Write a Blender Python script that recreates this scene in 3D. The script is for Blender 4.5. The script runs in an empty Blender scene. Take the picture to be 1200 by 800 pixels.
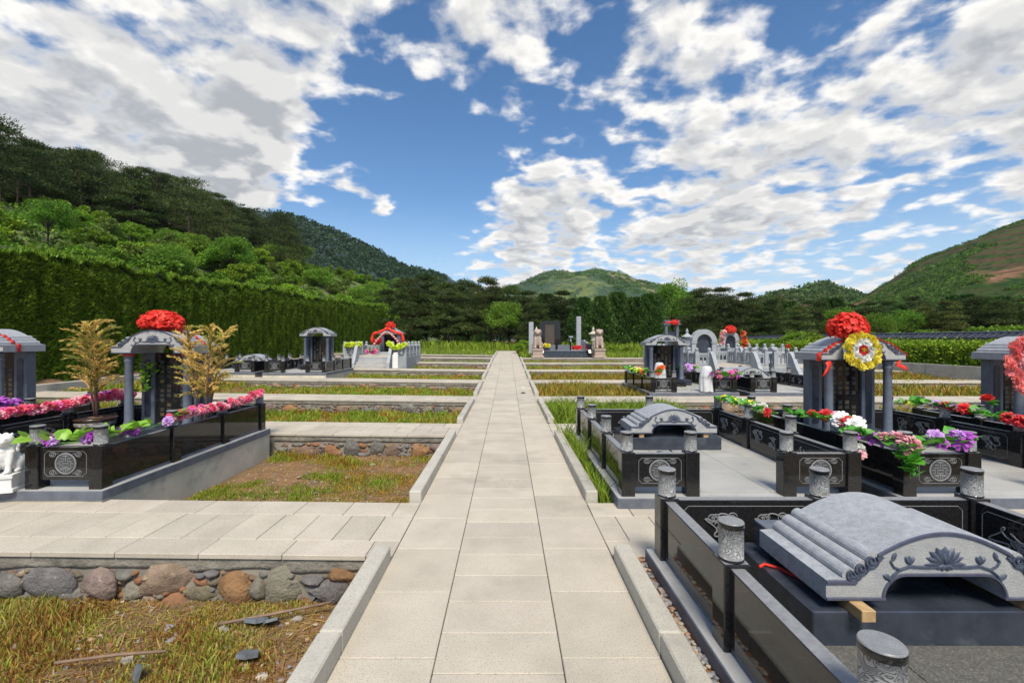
import bpy, bmesh, math, random
import numpy as np
from mathutils import Vector, Matrix
random.seed(7); rng = np.random.default_rng(7)
S = bpy.context.scene
PI = math.pi
# ------------------------------------------------------------------ camera
F, HX, HY, CAMH = 530.0, 594.6, 398.0, 1.6
cd = bpy.data.cameras.new("camera"); cam = bpy.data.objects.new("camera", cd)
S.collection.objects.link(cam); S.camera = cam
cam.location = (0, 0, CAMH); cam.rotation_euler = (PI/2, 0, 0)
cd.sensor_width = 36; cd.lens = F/1200*36
cd.shift_x = (600-HX)/1200; cd.shift_y = -(400-HY)/1200
cd.clip_start = .05; cd.clip_end = 8000
# ------------------------------------------------------------------ world, sun, exposure
SUN_EL, SUN_AZ = 54, 175          # azimuth clockwise from +Y: the sun stands behind the camera
W = bpy.data.worlds.new("World"); S.world = W; W.use_nodes = True
def build_world():
    nt = W.node_tree; N = nt.nodes; L = nt.links; N.clear()
    def node(t, **k):
        n = N.new(t)
        for a, b in k.items(): setattr(n, a, b)
        return n
    def put(sock, v):
        if hasattr(v, 'is_linked') or isinstance(v, bpy.types.NodeSocket): L.new(v, sock)
        else: sock.default_value = v
    def m(op, a, b=None, c=None, clamp=False):
        n = node('ShaderNodeMath', operation=op, use_clamp=clamp); put(n.inputs[0], a)
        if b is not None: put(n.inputs[1], b)
        if c is not None: put(n.inputs[2], c)
        return n.outputs[0]
    def vm(op, a, b=None):
        n = node('ShaderNodeVectorMath', operation=op); put(n.inputs[0], a)
        if b is not None: put(n.inputs[1], b)
        return n
    def sm(v, lo, hi):
        n = node('ShaderNodeMapRange', interpolation_type='SMOOTHSTEP'); put(n.inputs[0], v)
        n.inputs[1].default_value = lo; n.inputs[2].default_value = hi
        return n.outputs[0]
    def mix(f, a, b):
        n = node('ShaderNodeMix', data_type='RGBA'); put(n.inputs[0], f); put(n.inputs[6], a); put(n.inputs[7], b)
        return n.outputs[2]
    out = node('ShaderNodeOutputWorld'); bg = node('ShaderNodeBackground')
    sky = node('ShaderNodeTexSky', sky_type='NISHITA', sun_disc=False)
    sky.sun_elevation = math.radians(SUN_EL); sky.sun_rotation = math.radians(SUN_AZ)
    sky.air_density = 1.0; sky.dust_density = .25; sky.ozone_density = 2.0; sky.altitude = 100
    tc = node('ShaderNodeTexCoord'); D = vm('NORMALIZE', tc.outputs['Generated']).outputs[0]
    sx = node('ShaderNodeSeparateXYZ'); L.new(D, sx.inputs[0]); z = sx.outputs[2]
    zz = m('ADD', m('MAXIMUM', z, 0.0), .20)
    cb = node('ShaderNodeCombineXYZ'); put(cb.inputs[0], m('DIVIDE', sx.outputs[0], zz)); put(cb.inputs[1], m('DIVIDE', sx.outputs[1], zz))
    Q = cb.outputs[0]
    def fbm(v, scale, det, rough=.55, dist=.0):
        n = node('ShaderNodeTexNoise'); n.inputs['Scale'].default_value = scale; n.inputs['Detail'].default_value = det
        n.inputs['Roughness'].default_value = rough; n.inputs['Distortion'].default_value = dist; L.new(v, n.inputs['Vector']); return n.outputs[0]
    Q2 = vm('ADD', vm('MULTIPLY', Q, (.93, .93, 1)).outputs[0], (.05, 0, 0)).outputs[0]
    # where the big banks and the clear lanes lie: (picture x, y, angular radius in degrees, weight)
    blobs = [(20,150,13,.17),(110,150,12,.16),(200,160,12,.18),(285,130,10,.20),(330,60,9,.18),(240,195,8,.14),(60,60,10,.12),(150,40,6,-.10),
             (322,188,5,.16),(352,125,6,.16),(398,222,2.6,.42),(428,228,3.0,.50),(452,226,2.2,.3),(447,267,2.2,.42),(366,212,3.2,-.30),(345,240,3.5,-.25),(420,195,3,-.2),(410,258,2.5,-.25),
             (470,165,8,-.30),(505,250,8,-.33),(390,190,4.5,-.16),(430,120,6,-.2),(360,262,5,-.2),(480,300,5,-.25),(150,8,6,-.22),(500,190,6,-.2),
             (430,30,6,.14),(480,60,7,.16),(520,100,5,.14),(595,30,5,.10),(640,80,6,-.05),
             (600,185,5,.10),(640,230,6,.16),(590,265,6,.2),(700,250,9,.12),(570,300,6,.16),(800,130,10,.12),(980,90,14,.16),(1120,60,14,.24),(1050,250,10,.08),(880,310,8,.16),(650,310,8,.14),(760,300,8,.12),(1150,170,8,.06),(680,40,8,.08),(820,80,8,.10),(1060,210,5,-.12),(935,20,5,-.16),(700,180,5,-.06),(1170,260,5,-.08),
             (905,195,5,-.12),(740,190,3.5,-.12),(1090,290,6,-.05),(620,150,4,-.13)]
    acc = None
    for (px, py, rad, w) in blobs:
        c = Vector(((px-HX)/F, 1, (HY-py)/F)).normalized()
        d = vm('DOT_PRODUCT', D, tuple(c)).outputs['Value']
        t = m('MULTIPLY', sm(d, math.cos(math.radians(rad*1.8)), 1.0), w*.5)
        acc = t if acc is None else m('ADD', acc, t)
    def dens(q, fine=True):
        a = fbm(q, 1.5, 4, .5, .1); b = fbm(q, 6.8, 10, .52, .15)
        return m('ADD', m('MULTIPLY', a, .75), m('MULTIPLY', b, 1.25))
    n1 = dens(Q); n2 = dens(Q2)
    base = 1.07
    d1 = m('SUBTRACT', m('ADD', n1, acc), base)
    cover = sm(d1, -.06, .19)
    thick = sm(d1, .04, .34)
    edge = sm(m('SUBTRACT', n1, n2), -.10, .17)
    col = mix(thick, (.40, .395, .385, 1), (.185, .195, .21, 1))
    col = mix(m('MULTIPLY', edge, m('SUBTRACT', 1.0, m('MULTIPLY', thick, .50))), mix(.35, col, (.19, .20, .215, 1)), (.47, .455, .43, 1))
    low = sm(z, .0, .22)
    col = mix(m('MULTIPLY', m('SUBTRACT', 1.0, low), .45), col, (.30, .315, .335, 1))
    hs = node('ShaderNodeHueSaturation'); hs.inputs['Saturation'].default_value = 1.2; L.new(sky.outputs[0], hs.inputs['Color'])
    sc = vm('SCALE', hs.outputs[0]); sc.inputs['Scale'].default_value = SKY_STR
    skyc = mix(m('MULTIPLY', m('SUBTRACT', 1.0, sm(z, -.02, .30)), .9), sc.outputs[0], (.22, .285, .36, 1))
    final = mix(cover, skyc, col)
    L.new(final, bg.inputs[0]); bg.inputs[1].default_value = 1.0
    L.new(bg.outputs[0], out.inputs[0])
SKY_STR = .060
build_world()
sd = bpy.data.lights.new("sun", 'SUN'); so = bpy.data.objects.new("sun", sd); S.collection.objects.link(so)
sd.energy = 1.95; sd.angle = math.radians(18); sd.color = (1, .92, .78)
_az, _el = math.radians(SUN_AZ), math.radians(SUN_EL)
_sdir = Vector((math.sin(_az)*math.cos(_el), math.cos(_az)*math.cos(_el), math.sin(_el)))
so.rotation_euler = _sdir.to_track_quat('Z', 'Y').to_euler(); so.location = (0, 0, 60)
S.view_settings.view_transform = 'Standard'; S.view_settings.look = 'None'; S.view_settings.gamma = 1
S.view_settings.use_curve_mapping = False; S.view_settings.exposure = 1.31
S.render.engine = 'CYCLES'; S.cycles.use_denoising = True; S.cycles.max_bounces = 6; S.cycles.diffuse_bounces = 3
S.cycles.glossy_bounces = 3; S.cycles.transmission_bounces = 2; S.cycles.transparent_max_bounces = 4; S.cycles.caustics_reflective = False
# ------------------------------------------------------------------ helpers
def gz(y):
    if y < 13: return 0.0
    if y < 28.5: return .027*(y-13)
    if y < 45: return .4185+.0073*(y-28.5)
    return .539
def zl(x, y): return gz(y)+.012*max(0.0, min(-x-.85, 13))
def at(px, py, d): return Vector(((px-HX)*d/F, d, CAMH+(HY-py)*d/F))
C = S.collection.objects
def tag(o, label=None, cat=None, group=None, kind=None):
    if label: o['label'] = label
    if cat: o['category'] = cat
    if group: o['group'] = group
    if kind: o['kind'] = kind
    return o
def obj(name, me, parent=None, loc=(0,0,0), rz=0, scale=1, **k):
    o = bpy.data.objects.new(name, me); C.link(o)
    o.location = loc
    if isinstance(rz, (tuple, list)): o.rotation_euler = rz
    elif rz: o.rotation_euler = (0, 0, rz)
    if scale != 1: o.scale = scale if isinstance(scale, (tuple, list)) else (scale,)*3
    if parent: o.parent = parent
    return tag(o, **k)
def empty(name, loc=(0,0,0), rz=0, scale=1, **k):
    o = obj(name, None, None, loc, rz, scale, **k); o.empty_display_size = .1; return o
class MB:
    """collects simple solids into one mesh"""
    def __init__(s): s.v = []; s.f = []; s.m = []; s.sm = []
    def add(s, V, Fc, mi=0, smooth=False):
        o = len(s.v); s.v += [tuple(p) for p in V]
        for f in Fc: s.f.append(tuple(i+o for i in f)); s.m.append(mi); s.sm.append(smooth)
        return s
    def box(s, x0, x1, y0, y1, z0, z1, mi=0, top=None, ch=0):
        if ch <= 0:
            V = [(x0,y0,z0),(x1,y0,z0),(x1,y1,z0),(x0,y1,z0),(x0,y0,z1),(x1,y0,z1),(x1,y1,z1),(x0,y1,z1)]
            Fc = [(0,3,2,1),(4,5,6,7),(0,1,5,4),(1,2,6,5),(2,3,7,6),(3,0,4,7)]
            o = len(s.f); s.add(V, Fc, mi)
            if top is not None: s.m[o+1] = top
            return s
        c = ch      # vertical edges and the top edge are chamfered
        def ring(e, z): return [(x0+e+c,y0+e,z),(x1-e-c,y0+e,z),(x1-e,y0+e+c,z),(x1-e,y1-e-c,z),(x1-e-c,y1-e,z),(x0+e+c,y1-e,z),(x0+e,y1-e-c,z),(x0+e,y0+e+c,z)]
        V = ring(0,z0)+ring(0,z1-c)+ring(c,z1)
        Fc = [tuple(range(7,-1,-1))]
        for r in range(2):
            for i in range(8): j = (i+1) % 8; Fc.append((r*8+i, r*8+j, r*8+8+j, r*8+8+i))
        o = len(s.f); s.add(V, Fc, mi); s.add([V[i] for i in range(16,24)], [tuple(range(8))], mi if top is None else top)
        return s
    def lathe(s, prof, n=20, mi=0, smooth=True, c=(0,0,0), cap=True, mis=None):
        V = []
        for (r, z) in prof:
            for i in range(n): a = 2*PI*i/n; V.append((c[0]+r*math.cos(a), c[1]+r*math.sin(a), c[2]+z))
        for k in range(len(prof)-1):
            Fc = []
            for i in range(n): j = (i+1) % n; Fc.append((k*n+i, k*n+j, k*n+n+j, k*n+n+i))
            o = len(s.v) if k == 0 else o
            if k == 0: s.v += V
            for f in Fc: s.f.append(tuple(i+o for i in f)); s.m.append(mis[k] if mis else mi); s.sm.append(smooth)
        if cap:
            s.f.append(tuple(o+(len(prof)-1)*n+i for i in range(n))); s.m.append(mis[-1] if mis else mi); s.sm.append(False)
            s.f.append(tuple(o+i for i in range(n-1,-1,-1))); s.m.append(mis[0] if mis else mi); s.sm.append(False)
        return s
    def prism(s, poly, y0, y1, mi=0, smooth=False, capmi=None):
        """polygon in x,z pushed along y"""
        n = len(poly); V = [(x, y0, z) for x, z in poly]+[(x, y1, z) for x, z in poly]
        s.add(V, [(i, i+n, (i+1) % n+n, (i+1) % n) for i in range(n)], mi, smooth)
        s.add(V[:n], [tuple(range(n))], mi if capmi is None else capmi); s.add(V[n:], [tuple(range(n-1,-1,-1))], mi if capmi is None else capmi)
        return s
    def tube(s, pts, r, n=6, mi=0, smooth=True, cap=True):
        P = [Vector(p) for p in pts]; V = []
        for i, p in enumerate(P):
            t = (P[min(i+1, len(P)-1)]-P[max(i-1, 0)]).normalized()
            u = t.cross(Vector((0,0,1)));
            if u.length < .05: u = t.cross(Vector((0,1,0)))
            u.normalize(); w = t.cross(u)
            rr = r[i] if isinstance(r, (list, tuple)) else r
            for k in range(n): a = 2*PI*k/n; V.append(p+u*math.cos(a)*rr+w*math.sin(a)*rr)
        Fc = []
        for i in range(len(P)-1):
            for k in range(n): j = (k+1) % n; Fc.append((i*n+k, i*n+j, i*n+n+j, i*n+n+k))
        if cap: Fc += [tuple(range(n)), tuple((len(P)-1)*n+k for k in range(n-1,-1,-1))]
        return s.add(V, Fc, mi, smooth)
    def ribbon(s, pts, w, y, d, mi=0, closed=False):
        """a raised line of width w drawn in the x,z plane, standing d proud towards -y of y"""
        n = len(pts); V = []
        for i in range(n):
            a = Vector(pts[(i-1) % n] if closed or i > 0 else pts[0]); b = Vector(pts[(i+1) % n] if closed or i < n-1 else pts[-1])
            t = b-a; t = t.normalized() if t.length > 1e-9 else Vector((1,0)); nn = Vector((-t[1], t[0]))*w/2
            p = Vector(pts[i]); A = p+nn; B = p-nn
            V += [(A[0], y, A[1]), (B[0], y, B[1]), (p[0]+nn[0]*.6, y-d, p[1]+nn[1]*.6), (p[0]-nn[0]*.6, y-d, p[1]-nn[1]*.6)]
        Fc = []
        for i in range(n if closed else n-1):
            j = (i+1) % n
            Fc += [(i*4, j*4, j*4+2, i*4+2), (i*4+2, j*4+2, j*4+3, i*4+3), (i*4+3, j*4+3, j*4+1, i*4+1)]
        return s.add(V, Fc, mi)
    def mesh(s, name, *mats):
        me = bpy.data.meshes.new(name); me.from_pydata(s.v, [], s.f)
        for m in mats: me.materials.append(m)
        me.polygons.foreach_set('material_index', s.m); me.polygons.foreach_set('use_smooth', s.sm)
        bm = bmesh.new(); bm.from_mesh(me); bmesh.ops.recalc_face_normals(bm, faces=bm.faces); bm.to_mesh(me); bm.free()
        me.update(); return me
def fast_mesh(name, V, k, mat, col=None, smooth=False):
    """V: (n*k,3) vertices of n separate k-gons; col: (n*k,3)"""
    V = np.asarray(V, np.float32).reshape(-1, 3); n = len(V)//k
    me = bpy.data.meshes.new(name); me.vertices.add(n*k); me.loops.add(n*k); me.polygons.add(n)
    me.vertices.foreach_set('co', V.ravel()); me.loops.foreach_set('vertex_index', np.arange(n*k, dtype=np.int32))
    me.polygons.foreach_set('loop_start', np.arange(0, n*k, k, dtype=np.int32))
    me.update(calc_edges=True)
    if col is not None:
        a = me.color_attributes.new('Col', 'FLOAT_COLOR', 'POINT'); c = np.ones((n*k, 4), np.float32); c[:, :3] = np.asarray(col).reshape(-1, 3)
        a.data.foreach_set('color', c.ravel())
    me.materials.append(mat); me.validate(); return me
def grid_mesh(name, P, mat, smooth=True):
    """P: (a,b,3) grid of points"""
    a, b, _ = P.shape; V = P.reshape(-1, 3); i = np.arange(a*b).reshape(a, b)
    Fq = np.stack([i[:-1,:-1], i[1:,:-1], i[1:,1:], i[:-1,1:]], -1).reshape(-1, 4)
    me = bpy.data.meshes.new(name); me.from_pydata(V.tolist(), [], Fq.tolist()); me.materials.append(mat)
    me.polygons.foreach_set('use_smooth', [smooth]*len(me.polygons)); me.update(); return me
_lat = rng.random((256, 256))
def vnoise(x, y, octv=4):
    x = np.asarray(x, float); y = np.asarray(y, float); r = 0; a = 1; t = 0
    for o in range(octv):
        xi = np.floor(x).astype(int); yi = np.floor(y).astype(int); fx = x-xi; fy = y-yi; fx = fx*fx*(3-2*fx); fy = fy*fy*(3-2*fy)
        g = lambda i, j: _lat[(i+o*37) % 256, (j+o*71) % 256]
        r = r+a*((g(xi,yi)*(1-fx)+g(xi+1,yi)*fx)*(1-fy)+(g(xi,yi+1)*(1-fx)+g(xi+1,yi+1)*fx)*fy); t += a; a *= .5; x = x*2.03; y = y*2.03
    return r/t
# ------------------------------------------------------------------ materials
def mat(name, c, rough=.6, c2=None, ns=6, nd=5, lo=.35, hi=.65, bump=0, bs=40, rnd=0, spec=.5, speck=0, ss=260, sc=(.03,.03,.03), attr=False, transl=0, coat=0, stain=None, bd=.01):
    M = bpy.data.materials.new(name); M.use_nodes = True; nt = M.node_tree; N = nt.nodes; L = nt.links
    B = N['Principled BSDF']; B.inputs['Roughness'].default_value = rough; B.inputs['Specular IOR Level'].default_value = spec
    if coat: B.inputs['Coat Weight'].default_value = coat; B.inputs['Coat Roughness'].default_value = .04
    geo = N.new('ShaderNodeNewGeometry')
    def noise(scale, det=4, rg=.55):
        n = N.new('ShaderNodeTexNoise'); n.inputs['Scale'].default_value = scale; n.inputs['Detail'].default_value = det; n.inputs['Roughness'].default_value = rg
        L.new(geo.outputs['Position'], n.inputs['Vector']); return n.outputs[0]
    def rng_(v, a, b):
        n = N.new('ShaderNodeMapRange'); n.inputs[1].default_value = a; n.inputs[2].default_value = b; L.new(v, n.inputs[0]); return n.outputs[0]
    def mixc(f, a, b, mode='MIX'):
        n = N.new('ShaderNodeMix'); n.data_type = 'RGBA'; n.blend_type = mode
        for s_, v in ((n.inputs[0], f), (n.inputs[6], a), (n.inputs[7], b)):
            if isinstance(v, bpy.types.NodeSocket): L.new(v, s_)
            else: s_.default_value = v if not isinstance(v, tuple) else (*v[:3], 1)
        return n.outputs[2]
    col = (*c, 1)
    if c2 is not None: col = mixc(rng_(noise(ns, nd), lo, hi), c, c2)
    if stain: col = mixc(rng_(noise(stain[0], 6, .65), .56, .74), col, stain[1])
    if speck: col = mixc(rng_(noise(ss, 2, .7), .60-.1*speck, .72-.1*speck), col, sc)
    if attr:
        a = N.new('ShaderNodeAttribute'); a.attribute_name = 'Col'; col = mixc(1.0, a.outputs['Color'], col if isinstance(col, bpy.types.NodeSocket) else c, 'MULTIPLY')
    if rnd:
        oi = N.new('ShaderNodeObjectInfo'); mr = N.new('ShaderNodeMapRange'); mr.inputs[3].default_value = 1-rnd; mr.inputs[4].default_value = 1+rnd; L.new(oi.outputs['Random'], mr.inputs[0])
        hs = N.new('ShaderNodeHueSaturation'); L.new(mr.outputs[0], hs.inputs['Value'])
        wn = N.new('ShaderNodeMath'); wn.operation = 'MULTIPLY_ADD'; wn.inputs[1].default_value = .06*min(rnd*2, 1); wn.inputs[2].default_value = .5-.03*min(rnd*2, 1)
        fr = N.new('ShaderNodeMath'); fr.operation = 'FRACT'; m7 = N.new('ShaderNodeMath'); m7.operation = 'MULTIPLY'; m7.inputs[1].default_value = 17.3
        L.new(oi.outputs['Random'], m7.inputs[0]); L.new(m7.outputs[0], fr.inputs[0]); L.new(fr.outputs[0], wn.inputs[0]); L.new(wn.outputs[0], hs.inputs['Hue'])
        if isinstance(col, bpy.types.NodeSocket): L.new(col, hs.inputs['Color'])
        else: hs.inputs['Color'].default_value = (*col[:3], 1)
        col = hs.outputs[0]
    if isinstance(col, bpy.types.NodeSocket): L.new(col, B.inputs['Base Color'])
    else: B.inputs['Base Color'].default_value = (*col[:3], 1)
    if bump:
        b = N.new('ShaderNodeBump'); b.inputs['Strength'].default_value = bump; b.inputs['Distance'].default_value = bd; L.new(noise(bs, 7, .65), b.inputs['Height']); L.new(b.outputs[0], B.inputs['Normal'])
    if transl:
        t = N.new('ShaderNodeBsdfTranslucent'); ms = N.new('ShaderNodeMixShader'); ms.inputs[0].default_value = transl
        if isinstance(col, bpy.types.NodeSocket): L.new(col, t.inputs[0])
        else: t.inputs[0].default_value = (*col[:3], 1)
        L.new(B.outputs[0], ms.inputs[1]); L.new(t.outputs[0], ms.inputs[2]); L.new(ms.outputs[0], N['Material Output'].inputs[0])
    return M
M = {}
M['slab'] = mat('paving_granite', (.54,.48,.39), .75, (.46,.41,.33), 2.6, 9, bump=.25, bs=70, rnd=.08, speck=.55, ss=130, sc=(.29,.26,.21), stain=(1.3,(.385,.345,.28)))
M['joint'] = mat('joint_mortar', (.30,.265,.21), .9, (.20,.175,.14), 3)
M['kerb'] = mat('kerb_granite', (.52,.49,.415), .7, (.43,.405,.345), 3, 8, bump=.3, bs=60, rnd=.07, speck=.6, ss=150, sc=(.28,.26,.22), stain=(3,(.33,.31,.265)))
M['mortar'] = mat('wall_mortar', (.25,.225,.185), .95, (.14,.125,.10), 11, 10, bump=1.0, bs=16, bd=.05, stain=(8,(.05,.046,.04)))
M['concrete_band'] = mat('rough_concrete', (.30,.275,.225), .95, (.19,.175,.145), 6, 9, bump=1, bs=14, bd=.03, stain=(4,(.11,.10,.08)))
M['concrete'] = mat('cast_concrete', (.62,.57,.45), .9, (.50,.46,.37), 3, 7, bump=.3, bs=30, stain=(1.6,(.27,.27,.25)))
_sc = [(.30,.20,.13),(.34,.25,.17),(.25,.235,.205),(.33,.165,.08),(.27,.24,.185),(.21,.195,.19),(.29,.21,.18),(.24,.20,.13)]
STONES = [mat('field_stone', c, .8, tuple(v*.55 for v in c), 7, 10, bump=1.0, bs=11, bd=.05, rnd=.18, stain=(14, tuple(v*1.5 for v in c))) for c in _sc]
M['soil'] = mat('soil', (.33,.175,.085), .95, (.20,.13,.065), 3.5, 10, bump=1.0, bs=22, bd=.04, stain=(6,(.15,.13,.05)))
M['ground'] = mat('meadow_ground', (.13,.12,.045), .95, (.075,.09,.025), .5, 8, bump=.8, bs=8, stain=(.8,(.17,.10,.05)))
M['black'] = mat('polished_black_granite', (.012,.012,.0125), .05, (.02,.02,.021), 60, 3, spec=.46, stain=(3.5,(.034,.033,.031)), bump=.015, bs=9)
M['honed'] = mat('honed_granite_top', (.26,.265,.27), .38, (.20,.205,.21), 30, 4, speck=.6, ss=320, sc=(.10,.10,.11))
M['plinth'] = mat('plinth_granite', (.46,.455,.435), .6, (.39,.385,.37), 4, 5, speck=.5, ss=260, sc=(.2,.2,.2), bump=.05, stain=(2.5,(.27,.265,.25)))
M['plinth_edge'] = mat('plinth_edge_granite', (.15,.165,.20), .55, (.11,.12,.15), 9, 5, speck=.5)
M['floor_light'] = mat('floor_granite_light', (.46,.45,.42), .5, (.38,.375,.35), 2.5, 6, speck=.4, ss=220, sc=(.2,.2,.2), rnd=.05, stain=(1.8,(.22,.22,.205)))
M['floor_dark'] = mat('floor_granite_flamed', (.12,.115,.10), .7, (.08,.08,.075), 40, 5, speck=.7, ss=120, sc=(.2,.19,.16), bump=.2, bs=120, rnd=.06)
M['blue'] = mat('blue_grey_granite', (.115,.135,.175), .38, (.085,.10,.135), 12, 6, speck=.5, ss=240, sc=(.19,.21,.25))
M['bluedark'] = mat('dark_blue_granite', (.045,.055,.075), .25, (.03,.037,.052), 9, 6, stain=(5,(.10,.11,.125)))
M['roof'] = mat('roof_granite', (.42,.43,.45), .5, (.30,.315,.34), 26, 10, speck=.6, ss=170, sc=(.20,.215,.24), rnd=.04, bump=.12, bs=90, stain=(3.2,(.29,.295,.30)))
M['rooffront'] = mat('roof_bushhammered_face', (.44,.44,.42), .8, (.35,.355,.35), 12, 8, bump=.6, bs=120, speck=.6, ss=180, sc=(.24,.24,.25))
M['trim'] = mat('polished_trim_granite', (.095,.10,.14), .3, (.07,.075,.11), 20)
M['relief'] = mat('relief_granite', (.085,.10,.14), .42, (.05,.06,.09), 40, 5, bump=.3, bs=60)
M['line'] = mat('engraved_line', (.23,.235,.24), .7, (.17,.175,.18), 60)
M['light'] = mat('light_grey_granite', (.40,.42,.44), .65, (.33,.35,.37), 6, 6, speck=.4, rnd=.05, stain=(3,(.28,.30,.32)))
M['ledge'] = mat('engraved_disc', (.065,.067,.07), .5, (.045,.047,.05), 60)
M['white_stone'] = mat('white_marble', (.80,.79,.76), .5, (.70,.69,.66), 14, 6, bump=.3, bs=40, stain=(12,(.60,.58,.54)))
M['pink_stone'] = mat('pink_marble', (.44,.33,.26), .6, (.36,.29,.24), 5, 6, bump=.3, bs=20)
M['cream_stone'] = mat('cream_stone', (.52,.47,.36), .7, (.42,.38,.29), 6, 6, bump=.3, bs=20)
M['wood'] = mat('sawn_pine', (.52,.35,.17), .7, (.38,.24,.11), 25, 6, bump=.2, bs=60, rnd=.05)
M['stick'] = mat('weathered_stick', (.30,.20,.13), .85, (.20,.13,.085), 18, 6, bump=.4, bs=60)
M['red'] = mat('red_fabric', (.92,.07,.04), .6, (.80,.035,.02), 9, 5, transl=.25)
M['redpaint'] = mat('red_tape', (.62,.035,.03), .55)
M['cloth'] = mat('white_cloth', (.70,.70,.70), .8, (.60,.61,.62), 9, transl=.1)
M['gold'] = mat('gold_lettering', (.13,.10,.05), .4, (.07,.055,.03), 30)
M['grey_text'] = mat('grey_lettering', (.06,.058,.05), .5, (.03,.03,.028), 25)
M['pot'] = mat('glazed_pot', (.035,.02,.014), .25, (.06,.03,.02), 9)
M['potband'] = mat('pale_pot_band', (.40,.39,.36), .5, (.12,.1,.09), 22, 4)
M['dirt'] = mat('potting_soil', (.20,.14,.08), .95, (.10,.07,.04), 30, bump=.8, bs=60)
M['bark'] = mat('bark', (.10,.075,.055), .9, (.06,.045,.035), 14, 6, bump=.9, bs=30)
M['pinkbark'] = mat('sapling_bark', (.17,.09,.065), .85, (.11,.06,.05), 30)
M['tile'] = mat('dark_roof_tile', (.03,.036,.05), .5, (.05,.056,.075), 5, rnd=.3)
M['fence'] = mat('fence_render', (.20,.23,.29), .8, (.15,.17,.22), 3)
M['slate'] = mat('slate_chip', (.16,.18,.20), .7, (.10,.11,.12), 12, bump=.5, bs=40, rnd=.2)
for n, c in dict(pink=(.78,.10,.20), palepink=(.80,.42,.46), salmon=(.82,.22,.20), purple=(.42,.07,.48), lilac=(.60,.34,.70), yellow=(.78,.66,.05), lime=(.62,.72,.03),
                 white=(.84,.83,.80), redfl=(.66,.02,.02), palegreen=(.55,.70,.50), orange=(.80,.16,.03), magenta=(.72,.12,.36)).items():
    M['f_'+n] = mat(n+'_silk', c, .6, tuple(min(1, v*1.15+.05) for v in c), 55, 3, transl=.3, rnd=.08)
M['leafsilk'] = mat('silk_leaf', (.13,.42,.04), .45, (.09,.32,.035), 30, 3, transl=.3, rnd=.15)
M['leaflime'] = mat('lime_silk_leaf', (.30,.55,.05), .4, (.22,.45,.05), 20, 3, transl=.3, rnd=.1)
LEAF = lambda n, c, r=.12, tr=.25: mat(n, c, .6, None, rnd=r, attr=True, spec=.3, transl=tr)
M['pine'] = LEAF('pine_needles', (1.8,1.8,1.15), .38); M['broad'] = LEAF('broad_leaves', (1.95,2.0,.95), .2, .3); M['junip'] = LEAF('juniper_sprays', (1.45,1.55,.95), .22)
M['grass'] = LEAF('grass_blades', (1.22,1.24,.62), .0, .3); M['hedgeleaf'] = LEAF('hedge_sprays', (1.85,2.05,1.0), .0, .25); M['dryleaf'] = LEAF('dry_conifer_sprays', (2.2,2.2,1.7), .06, .35)
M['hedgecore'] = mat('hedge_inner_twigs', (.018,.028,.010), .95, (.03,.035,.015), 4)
# carved cylinder: winding cloud bands
def carved():
    m_ = mat('carved_granite', (.30,.31,.32), .7, None); nt = m_.node_tree; N = nt.nodes; L = nt.links; B = N['Principled BSDF']
    tc = N.new('ShaderNodeTexCoord'); oi = N.new('ShaderNodeObjectInfo'); ad = N.new('ShaderNodeVectorMath'); ad.operation = 'MULTIPLY_ADD'
    ad.inputs[1].default_value = (1,1,1.0); L.new(tc.outputs['Object'], ad.inputs[0])
    cb = N.new('ShaderNodeCombineXYZ'); ml = N.new('ShaderNodeMath'); ml.operation = 'MULTIPLY'; ml.inputs[1].default_value = 3; L.new(oi.outputs['Random'], ml.inputs[0]); L.new(ml.outputs[0], cb.inputs[0]); L.new(cb.outputs[0], ad.inputs[2])
    n = N.new('ShaderNodeTexNoise'); n.inputs['Scale'].default_value = 17; n.inputs['Detail'].default_value = 1.2; n.inputs['Distortion'].default_value = 1.1; L.new(ad.outputs[0], n.inputs['Vector'])
    k = N.new('ShaderNodeMath'); k.operation = 'MULTIPLY'; k.inputs[1].default_value = 80; L.new(n.outputs[0], k.inputs[0])
    s = N.new('ShaderNodeMath'); s.operation = 'SINE'; L.new(k.outputs[0], s.inputs[0])
    r = N.new('ShaderNodeMapRange'); r.inputs[1].default_value = -.75; r.inputs[2].default_value = .1; L.new(s.outputs[0], r.inputs[0])
    mx = N.new('ShaderNodeMix'); mx.data_type = 'RGBA'; mx.inputs[6].default_value = (.16,.165,.17,1); mx.inputs[7].default_value = (.36,.365,.36,1); L.new(r.outputs[0], mx.inputs[0]); L.new(mx.outputs[2], B.inputs['Base Color'])
    b = N.new('ShaderNodeBump'); b.inputs['Strength'].default_value = .9; b.inputs['Distance'].default_value = .006; L.new(r.outputs[0], b.inputs['Height']); L.new(b.outputs[0], B.inputs['Normal'])
    return m_
M['carved'] = carved()
M['hillgrass'] = mat('hillside_scrub', (.09,.13,.035), .95, (.13,.15,.045), .12, 9, bump=1, bs=2, stain=(.06,(.30,.13,.08)))
M['hazehill'] = mat('haze_tinted_ridge', (.022,.045,.05), .95, (.035,.06,.05), .03, 9, bump=1, bs=.3)  # blue of distance haze is mixed into the ridge's own colour
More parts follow.
